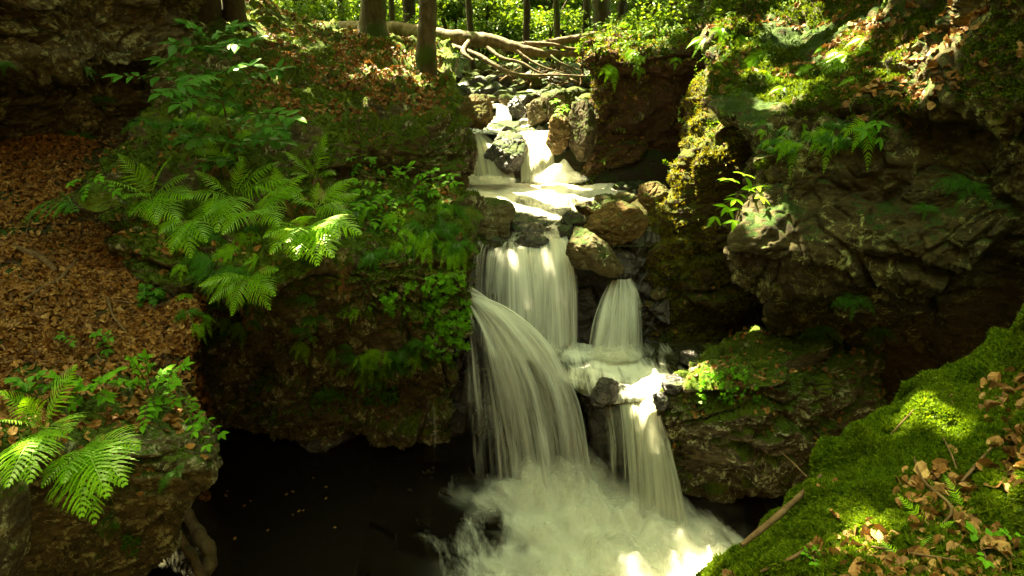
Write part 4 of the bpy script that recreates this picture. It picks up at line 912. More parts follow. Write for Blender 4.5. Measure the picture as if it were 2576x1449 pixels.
for i in range(26):
    x = g.uniform(400, 640); y = g.uniform(250, 400)
    place_small(int(g.integers(0, 3)), x, y, g.uniform(.6, 1.0), "small fern on the rock behind the sapling", "ferns behind the sapling", g.uniform(-.5, .5))
for i in range(14):
    x = g.uniform(740, 940); y = g.uniform(690, 990)
    place_small(int(g.integers(0, 3)), x, y, g.uniform(.5, .9), "single fern on the bare overhanging rock", "ferns on the overhang", g.uniform(-.5, .5))
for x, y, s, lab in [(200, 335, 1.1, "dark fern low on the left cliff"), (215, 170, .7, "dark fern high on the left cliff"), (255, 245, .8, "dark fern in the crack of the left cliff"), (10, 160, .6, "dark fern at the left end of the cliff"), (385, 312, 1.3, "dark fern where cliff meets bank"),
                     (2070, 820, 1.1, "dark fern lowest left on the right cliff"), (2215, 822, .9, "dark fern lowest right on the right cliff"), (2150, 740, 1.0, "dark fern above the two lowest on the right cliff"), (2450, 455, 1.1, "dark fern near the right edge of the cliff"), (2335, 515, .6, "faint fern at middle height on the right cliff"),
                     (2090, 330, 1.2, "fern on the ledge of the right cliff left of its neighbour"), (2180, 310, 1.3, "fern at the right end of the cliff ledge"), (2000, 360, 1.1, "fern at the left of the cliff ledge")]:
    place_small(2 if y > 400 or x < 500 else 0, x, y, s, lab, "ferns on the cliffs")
for i in range(36):
    x = g.uniform(1900, 2180); y = g.uniform(310, 380)
    place_small(int(g.integers(1, 4)), x, y, g.uniform(.45, .75), "fern fringing the ledge of the right cliff", "ferns on the cliff ledge", g.uniform(-.5, .5))
for i in range(40):
    x = g.uniform(1520, 2200); y = np.interp(x, [1520, 1700, 1850, 2000, 2200], [110, 110, 120, 190, 130])+g.uniform(-50, 60)
    place_small(int(g.integers(0, 2)), x, y, g.uniform(.8, 1.3), "sunlit fern on the overgrown top of "+("the earth bank" if x < 1760 else "the right cliff"), "ferns on the right top", g.uniform(-.5, .5))
for e, used in MAST: pass

# ------------------------------------------------------------------ broad-leaved plants
def t_blade(nv=7, w=.30, fold=.18, bend=-.2):
    V = []; 
    for i in range(nv):
        x = i/(nv-1); e = w*math.sin(math.pi*min(1, x**.85))*(1-.25*x)+.003
        z = bend*x*x; V += [(-e, x, z+fold*e), (0, x, z), (e, x, z+fold*e)]
    F = []
    for i in range(nv-1):
        a = i*3; F += [(a, a+1, a+4), (a, a+4, a+3), (a+1, a+2, a+5), (a+1, a+5, a+4)]
    return np.array(V), np.array(F)
BLADE = t_blade(); BLADE_N = t_blade(7, .17, .15, -.25)
def orient(V, p, d, n, s):
    d = nrm(d); x = nrm(np.cross(d, n)); z = np.cross(x, d); return V@np.stack([x, d, z])*s+p
def spray(pts, size, g, n=8, tm=BLADE, both=True, compound=0):
    "leaves alternating along a twig; returns twig geometry and leaf geometry"
    c = resample(np.asarray(pts), n+2, 0); T = nrm(np.gradient(c, axis=0)); L = []
    for i in range(1, n+2):
        up = nrm(np.array([0, -.25, 1.0])+g.normal(size=3)*.25); S = nrm(np.cross(T[i], up))
        for s in ((-1, 1) if both else ((-1)**i,)):
            d = T[i]*.55+S*s+g.normal(size=3)*.15; L.append((orient(tm[0], c[i], d, up, size*g.uniform(.75, 1.2)), tm[1]))
    L.append((orient(tm[0], c[-1], T[-1], np.array([0, -.25, 1.0]), size*1.15), tm[1]))
    return c, L
def sapling(name, label, cat, stem, stem_r, twigs, size, mat, seed, n=8, group=None, both=False, tm=BLADE):
    g = np.random.default_rng(seed); b = np.asarray(stem[0]); e = empty(name, b, label, cat, group)
    parts = [tube(np.asarray(stem)-b, stem_r, 8, .1, seed)]; LV = []
    for tw in twigs:
        c, L = spray(np.asarray(tw)-b, size, g, n, tm, both); parts.append(tube(c, [.0035, .0015], 5, 0, 0, len(c))); LV += L
    V, F = merge(parts); mesh_obj("stem", V, F, M['twig'], e)
    V, F = merge(LV); mesh_obj("foliage", V, F, M[mat], e, smooth=False); return e
b, nn, _ = hq(610, 450); y0 = b[1]
def S2(x, y, d=0.0): return Q(x, y, y0+d)
stem = [b, S2(592, 385, -.02), S2(575, 320, -.02), S2(562, 265, 0), S2(549, 205, .02), S2(540, 150, .05), S2(532, 95, .08)]
tw = []
for (a, bb, c_) in [((550, 210, .02), (430, 195, -.25), (300, 190, -.4)), ((552, 220, 0), (470, 215, -.3), (405, 235, -.5)), ((545, 180, .03), (470, 160, -.1), (400, 150, -.15)), ((536, 120, .06), (500, 80, 0), (470, 58, -.1)),
    ((535, 110, .06), (580, 70, 0), (620, 60, -.1)), ((542, 160, .05), (600, 115, -.1), (645, 95, -.2)), ((556, 235, 0), (630, 195, -.1), (705, 172, -.1)), ((560, 255, 0), (500, 240, -.3), (450, 262, -.5)),
    ((572, 305, 0), (660, 285, -.2), (740, 296, -.35)), ((574, 315, 0), (650, 310, -.3), (700, 330, -.4)), ((585, 355, 0), (530, 345, -.2), (475, 352, -.3)), ((590, 375, 0), (640, 350, -.2), (715, 356, -.3)), ((545, 190, 0), (590, 170, -.3), (640, 165, -.5)), ((548, 200, 0), (510, 190, -.4), (470, 205, -.6)), ((538, 130, .05), (560, 110, -.2), (600, 110, -.3)), ((600, 410, 0), (560, 400, -.15), (520, 410, -.2)), ((536, 130, .05), (500, 120, -.1), (440, 110, -.15))]:
    tw.append([S2(*a), S2(*bb), S2(*c_)])
sapling("beech_sapling", "young beech sapling with tiers of oval leaves in front of the dark trunks", "sapling", stem, [.011, .009, .007, .005, .004, .003, .002], tw, .10, 'leaf_dark', 5, 17)
# plants with divided leaves: each a tuft of leaf sprays
def leafplant(x, y, tips, label, size=.05, mat='leaf', n=4, both=True, seed=0, group=None, tm=BLADE, name="seedling", cat="seedling", lift=.05):
    q, nn, _ = hq(x, y); tw = []
    for t_ in tips:
        dy = t_[2] if len(t_) > 2 else -.1
        h, _, _ = hq(t_[0], t_[1]); Yt = min(q[1]+dy, h[1]-.04); T = Q(t_[0], t_[1], Yt); m = (q+T)/2+np.array([0, 0, lift]); tw.append([q, m, T])
    return sapling(name, label, cat, [q, q+(tw[0][1]-q)*.3, q+(tw[0][1]-q)*.5], [.004, .003, .002], [[t[0]+(t[2]-t[0])*.35+np.array([0, 0, lift*.7]), t[0]+(t[2]-t[0])*.7+np.array([0, 0, lift*.5]), t[2]] for t in tw], size, mat, seed, n, group, both, tm)
g = np.random.default_rng(31)
leafplant(385, 1000, [(330, 905), (365, 900, 0), (465, 920, .05), (440, 965), (400, 960), (340, 960), (440, 1010), (390, 1030), (300, 960), (420, 930, .05), (360, 1070, -.2)], "ash seedling clump spreading over the lower boulder top", .048, 'herb', 4, seed=1)
leafplant(455, 1010, [(490, 1020, .1), (505, 1050, .1), (495, 1060, .0), (555, 1090, .1), (520, 1120, .05), (490, 1085, .1)], "ash seedling reaching out over the dark pool", .04, 'herb', 3, seed=2)
leafplant(230, 1010, [(180, 960), (140, 950), (215, 975), (250, 960), (300, 930), (180, 1020), (270, 1000)], "seedling clump left of the ash seedlings", .05, 'herb', 3, seed=3)
leafplant(100, 1000, [(40, 960), (90, 945), (60, 990), (130, 970)], "seedling behind the large left-edge fern", .055, 'leaf', 3, seed=4)
leafplant(255, 860, [(240, 840), (275, 850), (265, 880)], "lone seedling on the leaf litter above the twig", .045, 'leaf', 2, seed=5)
leafplant(165, 855, [(150, 845), (180, 862)], "little seedling left on the leaf litter", .035, 'leaf', 2, seed=6)
leafplant(1010, 480, [(900, 455), (930, 520), (1000, 430), (1030, 415), (1090, 430, -.2), (1140, 440, -.3), (1150, 460, -.3), (980, 540), (1060, 520), (1090, 485, -.2), (950, 495)], "seedling clump on the bank with leaflets reaching the white pool", .06, 'herb', 4, seed=7)
leafplant(910, 410, [(880, 398), (935, 400), (960, 430), (890, 430)], "seedling on the grey rock face right of the upright fern", .05, 'leaf', 3, seed=8)
leafplant(960, 500, [(900, 480), (945, 560), (990, 570), (880, 530)], "seedling clump between the bright fern and the pool", .055, 'herb', 4, seed=9)
leafplant(225, 470, [(180, 460), (250, 450), (290, 480), (210, 490)], "yellowish seedling on the moss-covered stone", .045, 'herb', 3, seed=10)
leafplant(1870, 480, [(1830, 450, -.3), (1875, 440, -.3), (1905, 470, -.3), (1915, 495, -.3), (1850, 500, -.3), (1800, 545, -.2), (1850, 555, -.2), (1830, 520, -.3)], "bright maple-like seedling on the edge of the right cliff", .10, 'fern', 1, seed=11, tm=BLADE_N)
leafplant(2200, 325, [(2180, 330), (2210, 310), (2215, 345)], "green seedling beside the ledge ferns on the right cliff", .08, 'leaf', 1, seed=12, tm=BLADE_N)
leafplant(1215, 290, [(1200, 300)], "tiny seedling", .02, 'leaf', 1, seed=13) if False else None
leafplant(375, 755, [(355, 745), (400, 735), (385, 760), (350, 765)], "dark trefoil clump at the leaf slope edge", .035, 'fern_dark', 3, seed=14)
leafplant(1415, 265, [(1395, 255), (1425, 275), (1405, 285)], "leafy plant on the mossy boulder above the tan one", .06, 'herb', 3, seed=15)
# herb curtain on the bank next to the falls, built as clumps
def herb_clump(x0, x1, y0, y1, n, label, mat='herb', size=.026, seed=0, slant=0.0, cat="herb clump", name="herb"):
    g = np.random.default_rng(seed); pts = []; ns = []
    for _ in range(n):
        t = g.random(); x = g.uniform(x0, x1)+slant*(t-.5); y = y0+(y1-y0)*t
        if fbm(np.array([[x/60., y/60., seed]]), 2)[0] < -.25: continue
        q, nn, _ = hq(x, y, r=2.5); pts.append(q+nn*g.uniform(.01, .09)); ns.append(nn)
    pts = np.array(pts); ns = np.array(ns); c = pts.mean(0)
    tm = []
    for k in range(3):
        parts = [(orient(t_blade(4, .30, .1, -.2)[0], np.zeros(3), np.array([math.sin(a), math.cos(a), .2]), np.array([0, 0, 1.0]), 1.0), t_blade(4)[1]) for a in np.linspace(0, 6.28, 6)[:-1]+k]
        tm.append(merge(parts))
    V, F = stamp(tm, pts-c, ns, g.uniform(.7, 1.4, len(pts))*size, seed, .5, up=.3)
    e = empty(name, c, label, cat); mesh_obj("foliage", V, F, M[mat], e, smooth=False)
herb_clump(1020, 1165, 700, 800, 420, "fresh green herb curtain beside the jet of the main fall", seed=1)
herb_clump(1075, 1170, 790, 895, 260, "tail of herb leaves hanging lower beside the main fall", seed=2)
herb_clump(940, 985, 735, 775, 60, "isolated herb tuft left of the herb curtain", seed=3)
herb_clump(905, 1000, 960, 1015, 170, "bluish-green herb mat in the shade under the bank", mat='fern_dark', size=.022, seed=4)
herb_clump(1760, 1900, 940, 1010, 240, "small-leaved herb patch on the lower right mossy rock", mat='herb', size=.016, seed=5)
herb_clump(355, 415, 725, 765, 60, "dark clover-like patch beside the leaf slope edge", mat='fern_dark', size=.024, seed=6)
herb_clump(640, 900, 960, 1040, 160, "thin green herb scatter on the dark rock under the overhang", mat='fern_dark', size=.018, seed=7)
herb_clump(300, 350, 1340, 1370, 60, "tiny herb tuft low on the lower boulder", mat='fern_dark', size=.014, seed=8)
# foreground plants
def foreground_fern(x, y, tips, label, seed):
    q, nn, _ = hq(x, y); e = empty("polypody_fern", q, label, "fern")
    for i, (a, b_, dz) in enumerate(tips):
        h, hn, _ = hq(a, b_); T = h+hn*.03*dz
        V, F = frond_geo(np.zeros(3), T-q, .12, .13, 13, nrm(hn), seed+i, .1, 1, .05, True); mesh_obj("frond", V, F, M['fern'], e, smooth=False)
foreground_fern(2340, 1340, [(2280, 1270, 1.5), (2390, 1330, 1.2), (2330, 1400, 1)], "bright lobed fern lying on leaves in the foreground", 5)
foreground_fern(2430, 1290, [(2370, 1220, 1.4), (2480, 1300, 1.2)], "lobed fern by the right side of the foreground", 9)
foreground_fern(2280, 1420, [(2215, 1385, 1.2), (2290, 1440, 1.0)], "short lobed fern at the bottom of the foreground slope", 15)
leafplant(1850, 1365, [(1840, 1350, .0), (1862, 1358, 0), (1850, 1340, 0)], "tiny bright seedling at the tip of the moss slope", .014, 'herb', 1, seed=21, lift=.01)
leafplant(2040, 1400, [(2025, 1390, 0), (2055, 1385, 0), (2050, 1415, 0)], "small green seedling between dead leaves in the foreground", .018, 'herb', 1, seed=22, lift=.01)
leafplant(2470, 1380, [(2450, 1340, 0), (2500, 1350, 0), (2480, 1410, 0)], "seedling with pointed leaves near the lower right corner", .03, 'herb', 1, seed=23, lift=.01)
leafplant(2550, 1370, [(2530, 1340, 0), (2570, 1350, 0)], "little seedling in the lower right corner moss", .02, 'herb', 1, seed=24, lift=.01)
# grass-like wisps
# ------------------------------------------------------------------ undergrowth on the right top, and the wood behind
SPR = []
for k in range(4):
    g2 = np.random.default_rng(60+k); c, L = spray(np.array([[0, 0, 0], [.25, 0, .35], [.75, .1, .45], [1.15, .2, .25]])*np.array([1, 1, 1]), .26, g2, 5, t_blade(4, .30, .15, -.2), True)
    L.append(tube(c, [.018, .008], 3, 0, 0, 6)) ; L = [(v, f if f.shape[1] == 3 else np.concatenate([f[:, :3], f[:, [0, 2, 3]]])) for v, f in L]; SPR.append(merge(L))
pu = []
p, n_ = sample("earth_bank", 2200, lambda p, n, u, v: sm(62-v, 0, 14)*.9+.10*(u < 610), 41); pu.append(stamp(SPR, p, n_, rng.uniform(.10, .24, len(p)), 41, .5, up=.3))
p, n_ = sample("right_cliff", 5200, lambda p, n, u, v: (sm(120-v, 0, 60)*(nz(p, .9, 8) > .02)*.5*sm(960-u, 0, 200)+.10*(u < 770)*(v < 200)), 42); pu.append(stamp(SPR, p, n_, rng.uniform(.07, .16, len(p)), 42, .6, up=.3))
p, n_ = sample("rock_ridge", 2600, lambda p, n, u, v: .25*sm(190-v, 0, 40)+.04, 43); pu.append(stamp(SPR, p, n_, rng.uniform(.07, .15, len(p)), 43, .6, up=.1))
p, n_ = sample("mossy_rock", 900, lambda p, n, u, v: .25*sm(n[:, 2], .2, .6), 44); pu.append(stamp(SPR, p, n_, rng.uniform(.03, .06, len(p)), 44, .5, up=.2))
p, n_ = sample("rock_bank", 3800, lambda p, n, u, v: .35*(v > 150)*(v < 330)*sm(nz(p, 2, 2), 0, .3), 45); pu.append(stamp(SPR, p, n_, rng.uniform(.05, .10, len(p)), 45, .5, up=.2))
stuff("undergrowth", pu, M['undergrowth'], "bramble and herb growth over ledges and bank tops")
g = np.random.default_rng(91)
x = g.uniform(-9, 12, 6000); y = g.uniform(10.5, 34, 6000); m = (abs(x-.4) > .9+.1*(y-10)) | (y > 17)
p = np.stack([x[m], y[m], gz(x[m], y[m])], -1); p = p[fbm(p*.5, 3) > -.2]
stuff("ground_cover", stamp(SPR, p, np.tile([0, 0, 1.0], (len(p), 1)), g.uniform(.25, .6, len(p)), 92, .4), M['undergrowth'], "low green ground cover on the floor of the wood")
x = g.uniform(-12, 14, 30000); y = 9.5+g.random(30000)**1.5*24; p = np.stack([x, y, gz(x, y)], -1); p = p[visible(p, 3.0)]
stuff("leaf_litter", stamp(LEAF_DEAD, p, np.tile([0, 0, 1.0], (len(p), 1)), g.uniform(.07, .14, len(p)), 93, .4, lift=.02), M['litter'], "brown leaf litter on the floor of the wood")
SH = [(300, 6, 16), (745, 30, 13.5), (830, 20, 19), (905, 10, 21), (985, 40, 19), (1130, 20, 20), (1205, 60, 16.5), (1260, 10, 23), (1295, 45, 18), (1340, 15, 21), (1380, 58, 16.5), (1430, 20, 21), (1600, 10, 19), (1130, 0, 27), (1300, -5, 29), (1220, -5, 32), (980, -5, 28), (850, -5, 26), (1650, 0, 19), (1780, 30, 12.5), (1830, 40, 9.5), (1950, 10, 10)]
for i, (x, y, Y) in enumerate(sorted(SH)):
    c = Q(x, y, Y); b = np.array([c[0], c[1], gz(c[0], c[1])]); r = g.uniform(.75, 1.2)
    e = empty("understorey_shrub", b, ORD[i]+" leafy shrub from the left in the wood behind", "shrub", "shrubs of the wood behind")
    parts = [tube([[0, 0, -.1], [g.uniform(-.3, .3), g.uniform(-.2, .2), (c-b)[2]*.6+.2], c-b+[g.uniform(-.6, .6), 0, r*.7]], [.035, .025, .01], 7, .1, i, 10) for _ in range(4)]
    V, F = merge(parts); mesh_obj("stem", V, F, M['bark_dark'], e)
    leafy("foliage", e, [c-b+g.normal(size=3)*[.7, .4, .25] for _ in range(6)], [(r*.8, r*.6, r*.22)]*6, 190, .115*Y/15, M['backleaf'], 300+i, .45, False)

# ------------------------------------------------------------------ water
def fall(name, label, paths, n_al, n_ac, dens, mat='fall', layers=3, thick=.05, seed=0, ridge=.05):
    "paths: trajectories (lists of 2576-wide x, y, Y) from one edge to the other; dens(s, t) -> thickness of the water"
    e0 = Q(*paths[0][0]); e = empty(name, e0, label, "waterfall")
    A = np.array([resample(QS(p_), n_al, 0) for p_ in paths]); A = resample(A, n_ac, 0)          # across, along
    s = np.linspace(0, 1, n_ac)[:, None]; t = np.linspace(0, 1, n_al)[None]
    wid = np.linalg.norm(A[-1, n_al//2]-A[0, n_al//2])
    ln = np.cumsum(np.concatenate([[0], np.linalg.norm(np.diff(A[n_ac//2], axis=0), axis=1)]))
    N = grid_normals(A); N = N*np.sign((N*(np.array([0, 0, CZ])-A)).sum(-1).mean())
    for k in range(layers):
        sv = np.stack([s*wid*6+0*t, t*1.2+0*s, 0*s*t+k*5+seed], -1); sv2 = np.stack([s*wid*18+0*t, t*1.5+0*s, 0*s*t+k*9+seed], -1)
        d = (ridge*.8*fbm(sv, 2)+ridge*.12*perlin(sv2))*(.25+t)+(k-(layers-1)/2)*thick*(.3+t)
        lat = nrm(np.gradient(A, axis=0)); V = A+N*d[..., None]+lat*(.05*perlin(sv+40)*t)[..., None]
        uv = np.stack([s*wid+0*t+k*3.7+seed, 0*s+ln[None]+k*1.3], -1)
        D = np.clip(dens(s+0*t, t+0*s)+.42*fbm(np.stack([s*wid*3.5+0*t, t*.8+0*s, 0*s*t+k*3+seed], -1), 2), 0, 1.2)
        D = D*sm(s, 0, .06)*sm(1-s, 0, .06)*sm(t, -.01, .03)*sm(1-t, -.02, .10)
        D = D*(1-.30*k/max(1, layers-1))
        mesh_obj("water_sheet", (V-e0).reshape(-1, 3), grid_faces(n_ac, n_al), M[mat], e, attrs={"dens": D.ravel()}, uv=uv.reshape(-1, 2))
    return e
k_ = K
def px(L, Ys): return [(u*K, v*K, y) for (u, v), y in zip(L, np.interp(np.linspace(0, 1, len(L)), np.linspace(0, 1, len(Ys)), Ys))]
fall("main_waterfall", "large silky jet arching right from the left bank into the dark lower pool",
     [px([(466, 303), (461, 325), (457, 355), (453, 400), (450, 450), (447, 500)], [5.30, 5.2, 5.15, 5.1, 5.1, 5.05]),
      px([(467, 300), (473, 318), (478, 345), (484, 390), (489, 440), (492, 500)], [5.30, 5.15, 5.05, 5.0, 5.0, 5.0]),
      px([(467, 297), (482, 314), (497, 340), (512, 380), (524, 435), (532, 500)], [5.30, 5.12, 5.0, 4.95, 4.95, 4.95]),
      px([(467, 293), (488, 308), (510, 328), (534, 362), (554, 420), (566, 500)], [5.30, 5.12, 5.0, 4.95, 4.9, 4.9]),
      px([(466, 286), (493, 301), (521, 318), (550, 345), (575, 388), (589, 440), (596, 500)], [5.30, 5.15, 5.05, 5.0, 4.95, 4.9, 4.9])],
     140, 150, lambda s, t: .04+.80*sm(s, .10, .62)*(1-.38*t)+.42*sm(.35-t, 0, .3), layers=4, thick=.07, seed=1, ridge=.07)
fall("curtain_waterfall", "wide curtain fall from the upper pool with two rounded lobes",
     [px([(460, 243), (459, 252), (460, 280), (461, 310), (462, 352)], [6.10, 5.88, 5.75, 5.7, 5.66]),
      px([(495, 243), (492, 256), (490, 285), (490, 315), (491, 352)], [6.10, 5.86, 5.72, 5.66, 5.62]),
      px([(523, 243), (522, 258), (524, 285), (526, 315), (527, 352)], [6.10, 5.84, 5.70, 5.64, 5.60]),
      px([(552, 240), (553, 256), (554, 285), (555, 315), (555, 352)], [6.10, 5.84, 5.68, 5.62, 5.58]),
      px([(568, 236), (573, 256), (577, 285), (579, 315), (581, 352)], [6.10, 5.86, 5.70, 5.64, 5.60])],
     110, 140, lambda s, t: .42+.50*np.exp(-((s-.48)/.2)**2)+.60*np.exp(-((s-.82)/.14)**2)-.1*t, layers=3, thick=.05, seed=3, ridge=.05)
fall("small_waterfall", "short bell-shaped fall on the right between boulder and ridge",
     [px([(609, 281), (601, 297), (593, 322), (587, 354)], [5.68, 5.6, 5.52, 5.48]), px([(617, 279), (611, 300), (608, 325), (605, 354)], [5.66, 5.56, 5.48, 5.44]),
      px([(622, 279), (622, 300), (622, 325), (621, 354)], [5.66, 5.56, 5.48, 5.44]), px([(631, 278), (639, 292), (642, 322), (643, 354)], [5.68, 5.6, 5.52, 5.48])],
     80, 90, lambda s, t: .28+.40*np.exp(-((s-.5)/.35)**2)+.25*sm(t, .05, .4), layers=3, thick=.05, seed=5)
fall("right_waterfall", "lower right fall dropping from the step into the foaming pool",
     [px([(641, 398), (640, 415), (642, 450), (641, 490), (640, 528)], [4.84, 4.74, 4.66, 4.62, 4.58]), px([(648, 396), (648, 412), (652, 450), (656, 490), (659, 530)], [4.82, 4.70, 4.62, 4.57, 4.53]),
      px([(655, 396), (656, 415), (663, 450), (670, 490), (676, 533)], [4.82, 4.70, 4.62, 4.57, 4.52]), px([(658, 397), (659, 420), (669, 450), (680, 490), (689, 536)], [4.84, 4.74, 4.64, 4.58, 4.53])],
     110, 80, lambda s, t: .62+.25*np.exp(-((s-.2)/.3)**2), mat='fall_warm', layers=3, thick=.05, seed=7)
fall("step_waterfall", "thinner veil left of the lower right fall running over wet rock",
     [px([(592, 400), (594, 430), (598, 470), (602, 515)], [4.86, 4.80, 4.78, 4.76]), px([(612, 396), (617, 425), (620, 470), (622, 520)], [4.84, 4.74, 4.68, 4.64]),
      px([(630, 396), (632, 420), (635, 470), (636, 522)], [4.84, 4.72, 4.66, 4.62]), px([(643, 397), (644, 420), (646, 470), (648, 524)], [4.84, 4.72, 4.66, 4.60])],
     110, 80, lambda s, t: .18+.5*sm(s, .25, .6), mat='fall_warm', layers=2, thick=.04, seed=9)
fall("upper_left_waterfall", "upper left fall fanning into the bright foam",
     [px([(470, 134), (464, 155), (457, 184)], [8.65, 8.35, 8.2]), px([(474, 134), (476, 155), (476, 184)], [8.62, 8.3, 8.12]), px([(479, 134), (492, 152), (500, 184)], [8.62, 8.3, 8.1]), px([(486, 135), (505, 158), (516, 184)], [8.65, 8.35, 8.15])],
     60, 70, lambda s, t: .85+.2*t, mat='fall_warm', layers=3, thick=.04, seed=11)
fall("upper_right_waterfall", "upper right fall, straight and bright between dark and tan boulders",
     [px([(522, 136), (522, 155), (521, 184)], [8.55, 8.25, 8.1]), px([(533, 132), (533, 155), (534, 184)], [8.55, 8.2, 8.05]), px([(545, 131), (546, 155), (549, 184)], [8.55, 8.2, 8.05]), px([(551, 131), (554, 155), (558, 184)], [8.58, 8.25, 8.1])],
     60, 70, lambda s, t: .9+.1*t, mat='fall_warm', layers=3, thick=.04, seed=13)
fall("top_waterfall", "topmost little fall beside the blocky brown boulder",
     [px([(496, 106), (497, 116), (496, 128)], [9.6, 9.4, 9.3]), px([(504, 105), (507, 116), (509, 128)], [9.6, 9.35, 9.25]), px([(510, 106), (517, 116), (524, 128)], [9.6, 9.4, 9.3])],
     40, 40, lambda s, t: .75+0*s, layers=2, thick=.03, seed=15)
fall("trickle", "thin trickle right of the topmost little fall",
     [px([(522, 108), (522, 124)], [9.5, 9.35]), px([(524, 108), (525, 124)], [9.5, 9.35]), px([(526, 108), (528, 124)], [9.5, 9.35])], 30, 14, lambda s, t: .6+0*s, layers=1, seed=17)
fall("trickle", "faint trickles dripping down the dark wall left of the main fall",
     [px([(425, 372), (424, 410), (424, 455)], [5.35, 5.3, 5.3]), px([(438, 368), (438, 410), (438, 460)], [5.3, 5.25, 5.25]), px([(452, 366), (450, 410), (449, 465)], [5.25, 5.2, 5.2])], 60, 60, lambda s, t: .10+0*s, layers=1, seed=19)
def pool(name, label, ctrl, nr, nc, dens, mat, wav=.02, seed=0, raise_=0.0):
    G = resample(resample(np.asarray(ctrl, float), nr, 0), nc, 1)
    U, W, _ = proj(G); D = dens(U, W, G)
    G = G.copy(); G[..., 2] += wav*fbm(G*np.array([3, 3, 1])+seed, 4)*(.4+D)+raise_*np.clip(D, 0, 1)
    uv = G[..., :2]
    o = mesh_obj(name, G.reshape(-1, 3), grid_faces(nr, nc), mat, attrs={"dens": D.ravel()}, uv=uv.reshape(-1, 2)*np.array([1, .6])); tag(o, label, kind='structure'); return o
def flat(rows_): return [[P(u, v, y) for u in np.linspace(a, b, 5)] for v, y, a, b in rows_]
def blobs(L):
    def f(U, W, G):
        D = 0*U
        for u, v, ru, rv, k in L: D = np.maximum(D, k*np.exp(-((U-u)/ru)**2-((W-v)/rv)**2))
        return D
    return f
pool("upper_pool_water", "foaming water of the upper pool", flat([(180, 8.5, 440, 700), (190, 8.0, 440, 700), (205, 7.35, 440, 700), (220, 6.8, 440, 690), (235, 6.3, 445, 680), (242, 6.08, 450, 660), (247, 5.97, 450, 650)]), 200, 200,
     blobs([(540, 184, 95, 16, 1.3), (500, 192, 50, 13, 1.1), (605, 193, 30, 9, 1.0), (530, 208, 60, 20, .62), (545, 240, 40, 14, .50), (480, 245, 40, 8, .3)]), M['stream'], .016, 1)
pool("step_pool_water", "white water on the middle step", flat([(342, 5.75, 500, 720), (350, 5.62, 520, 720), (362, 5.37, 545, 715), (378, 5.06, 560, 700), (390, 4.87, 575, 680), (399, 4.80, 592, 662), (404, 4.78, 594, 660)]), 160, 160,
     blobs([(600, 352, 60, 12, 1.1), (615, 370, 60, 18, .95), (645, 378, 25, 14, 1.3), (640, 395, 30, 14, 1.0), (700, 365, 30, 10, .15), (570, 345, 40, 14, .9)]), M['stream'], .04, 2)
pool("small_pool_water", "small pool under the topmost fall", flat([(116, 9.6, 480, 600), (124, 9.2, 470, 590), (132, 8.7, 460, 570), (135, 8.58, 460, 560)]), 90, 120,
     blobs([(525, 126, 30, 7, 1.1), (500, 125, 26, 7, .8), (535, 134, 28, 6, .7), (475, 134, 14, 4, .6)]), M['stream'], .02, 3)
pool("stream_water", "shallow stream water between upstream boulders", flat([(78, 13.8, 440, 580), (88, 11.9, 440, 580), (98, 10.6, 450, 570), (105, 9.75, 470, 560), (109, 9.62, 480, 545)]), 90, 120,
     blobs([(475, 102, 20, 6, .5), (505, 106, 12, 3, .9), (470, 96, 20, 3, .4)]), M['stream'], .03, 4)
# lower pool
gx = np.linspace(-5.5, 5.5, 300); gy = np.linspace(-3.5, 7.2, 260); X, Yy = np.meshgrid(gx, gy); G = np.stack([X, Yy, 0*X], -1)
U, W, Dp = proj(G); inf = (Dp > .5)
LOW = blobs([(610, 545, 95, 40, 1.15), (560, 515, 70, 32, .95), (500, 520, 42, 30, .38), (670, 560, 60, 36, 1.25), (725, 585, 60, 40, 1.2), (600, 600, 120, 50, 1.0), (480, 565, 50, 30, .34), (440, 545, 50, 30, .20), (450, 480, 60, 18, .18), (400, 590, 60, 20, .18)])
D = np.where(inf, LOW(np.where(inf, U, 0), np.where(inf, W, 0), G), 0)
ic = P(590, 505, 4.9); ic = np.array([ic[0], ic[1]]); dx = X-ic[0]; dy_ = Yy-ic[1]; rr = np.hypot(dx, dy_); an = np.arctan2(dx, -dy_)
uvp = np.stack([X+.3*Yy, Yy*.8-.25*X], -1)
Gz = G.copy(); Gz[..., 2] += .05*fbm(np.stack([an*4, rr*2.2, 0*rr], -1), 4)*np.clip(D, 0, 1)+.004*fbm(G*6, 2)
o = mesh_obj("lower_pool_water", Gz.reshape(-1, 3), grid_faces(260, 300), M['pool'], attrs={"dens": D.ravel()}, uv=uvp.reshape(-1, 2)); tag(o, "dark water of the lower pool", kind='structure')
_fl = [t_leaf(.3, .1, .1, 300)]
g = np.random.default_rng(17)
for i in range(16):
    q = P(g.uniform(225, 345), g.uniform(478, 540), 5.0); dd = q-np.array([0, 0, CZ]); q = np.array([0, 0, CZ])+dd*(CZ/-dd[2])
    o = mesh_obj("floating_leaf", _fl[0][0]*g.uniform(.02, .045), _fl[0][1], M['litter_near']); o.location = (q[0], q[1], .012); o.rotation_euler = (0, 0, g.uniform(0, 6))
    tag(o, "little yellow-brown leaf drifting on the dark pool", "leaf", "leaves on the pool")
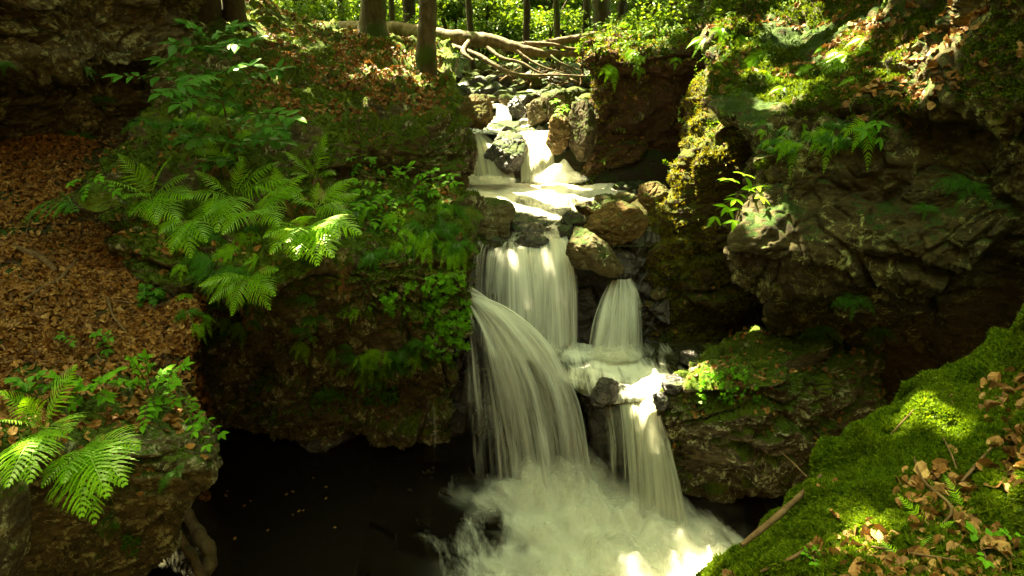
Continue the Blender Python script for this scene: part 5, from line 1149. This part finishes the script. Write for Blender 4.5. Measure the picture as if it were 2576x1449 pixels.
# soft spray above it: stacked thin shells
x0, x1, y0_, y1_ = -1.2, 2.2, 2.9, 5.45
gx = np.linspace(x0, x1, 150); gy = np.linspace(y0_, y1_, 120); X, Yy = np.meshgrid(gx, gy); G = np.stack([X, Yy, 0*X], -1); U, W, _ = proj(G)
SP = blobs([(600, 535, 85, 30, 1.0), (560, 500, 60, 26, 1.0), (505, 507, 36, 22, .55), (665, 548, 55, 26, 1.05), (720, 575, 45, 26, 1.0), (600, 580, 110, 36, .85), (462, 500, 22, 18, .28)])
D = SP(U, W, G); dx = X-ic[0]; dy_ = Yy-ic[1]; rr = np.hypot(dx, dy_); an = np.arctan2(dx, -dy_)
sp = empty("foam_spray", (ic[0], ic[1], 0), "billowing pale spray where the falls strike the lower pool", "spray")
hump = .10+.17*fbm(np.stack([X*2.6, Yy*2.6, 0*X], -1), 3)+.10*np.exp(-(rr/.7)**2)
for k in range(9):
    f = k/8; H = .015+f*np.clip(hump, .03, 1)*np.clip(D*1.5, 0, 1)*1.5
    V = np.stack([X-ic[0]+.05*f*perlin(G*3+k), Yy-ic[1], H], -1); edge = sm(X, x0, x0+.3)*sm(x1-X, 0, .3)*sm(Yy, y0_, y0_+.3)*sm(y1_-Yy, 0, .2)
    mesh_obj("spray_layer", V.reshape(-1, 3), grid_faces(120, 150), M['foam'], sp, attrs={"dens": (np.clip(D, 0, 1)*(1.02-.55*f)*edge).ravel()},
             uv=np.stack([X+.3*Yy+.02*k, Yy-.3*X-f*.12], -1).reshape(-1, 2))
def spray(cu, cv, Y, rx, ry, h, label, seed, warm=1.0):
    c = P(cu, cv, Y); gx = np.linspace(-rx, rx, 70); gy = np.linspace(-ry, ry, 50); X, Yy = np.meshgrid(gx, gy); q = np.hypot(X/rx, Yy/ry)
    e = empty("foam_spray", c, label, "spray"); D = 1-sm(q, .15, 1.0); an = np.arctan2(X, -Yy); rr = np.hypot(X, Yy)
    hp = h*(.7+.8*fbm(np.stack([X*3, Yy*3, 0*X+seed], -1), 3))*(1-q**2).clip(0)
    for k in range(6):
        f = k/5; V = np.stack([X, Yy, .01+f*hp], -1)
        mesh_obj("spray_layer", V.reshape(-1, 3), grid_faces(50, 70), M['foam'], e, attrs={"dens": (D*(1.15-.5*f)).ravel()}, uv=np.stack([X+seed+.02*k, Yy-f*.15], -1).reshape(-1, 2))
spray(560, 181, 8.05, .42, .25, .26, "white hump of spray under the upper right fall", 1)
spray(485, 183, 8.05, .5, .22, .14, "low spray under the upper left fall", 2)
spray(525, 352, 5.5, .45, .25, .12, "soft spray at the foot of the curtain fall", 3)
spray(614, 356, 5.42, .32, .2, .12, "soft spray at the foot of the small bell-shaped fall", 4)
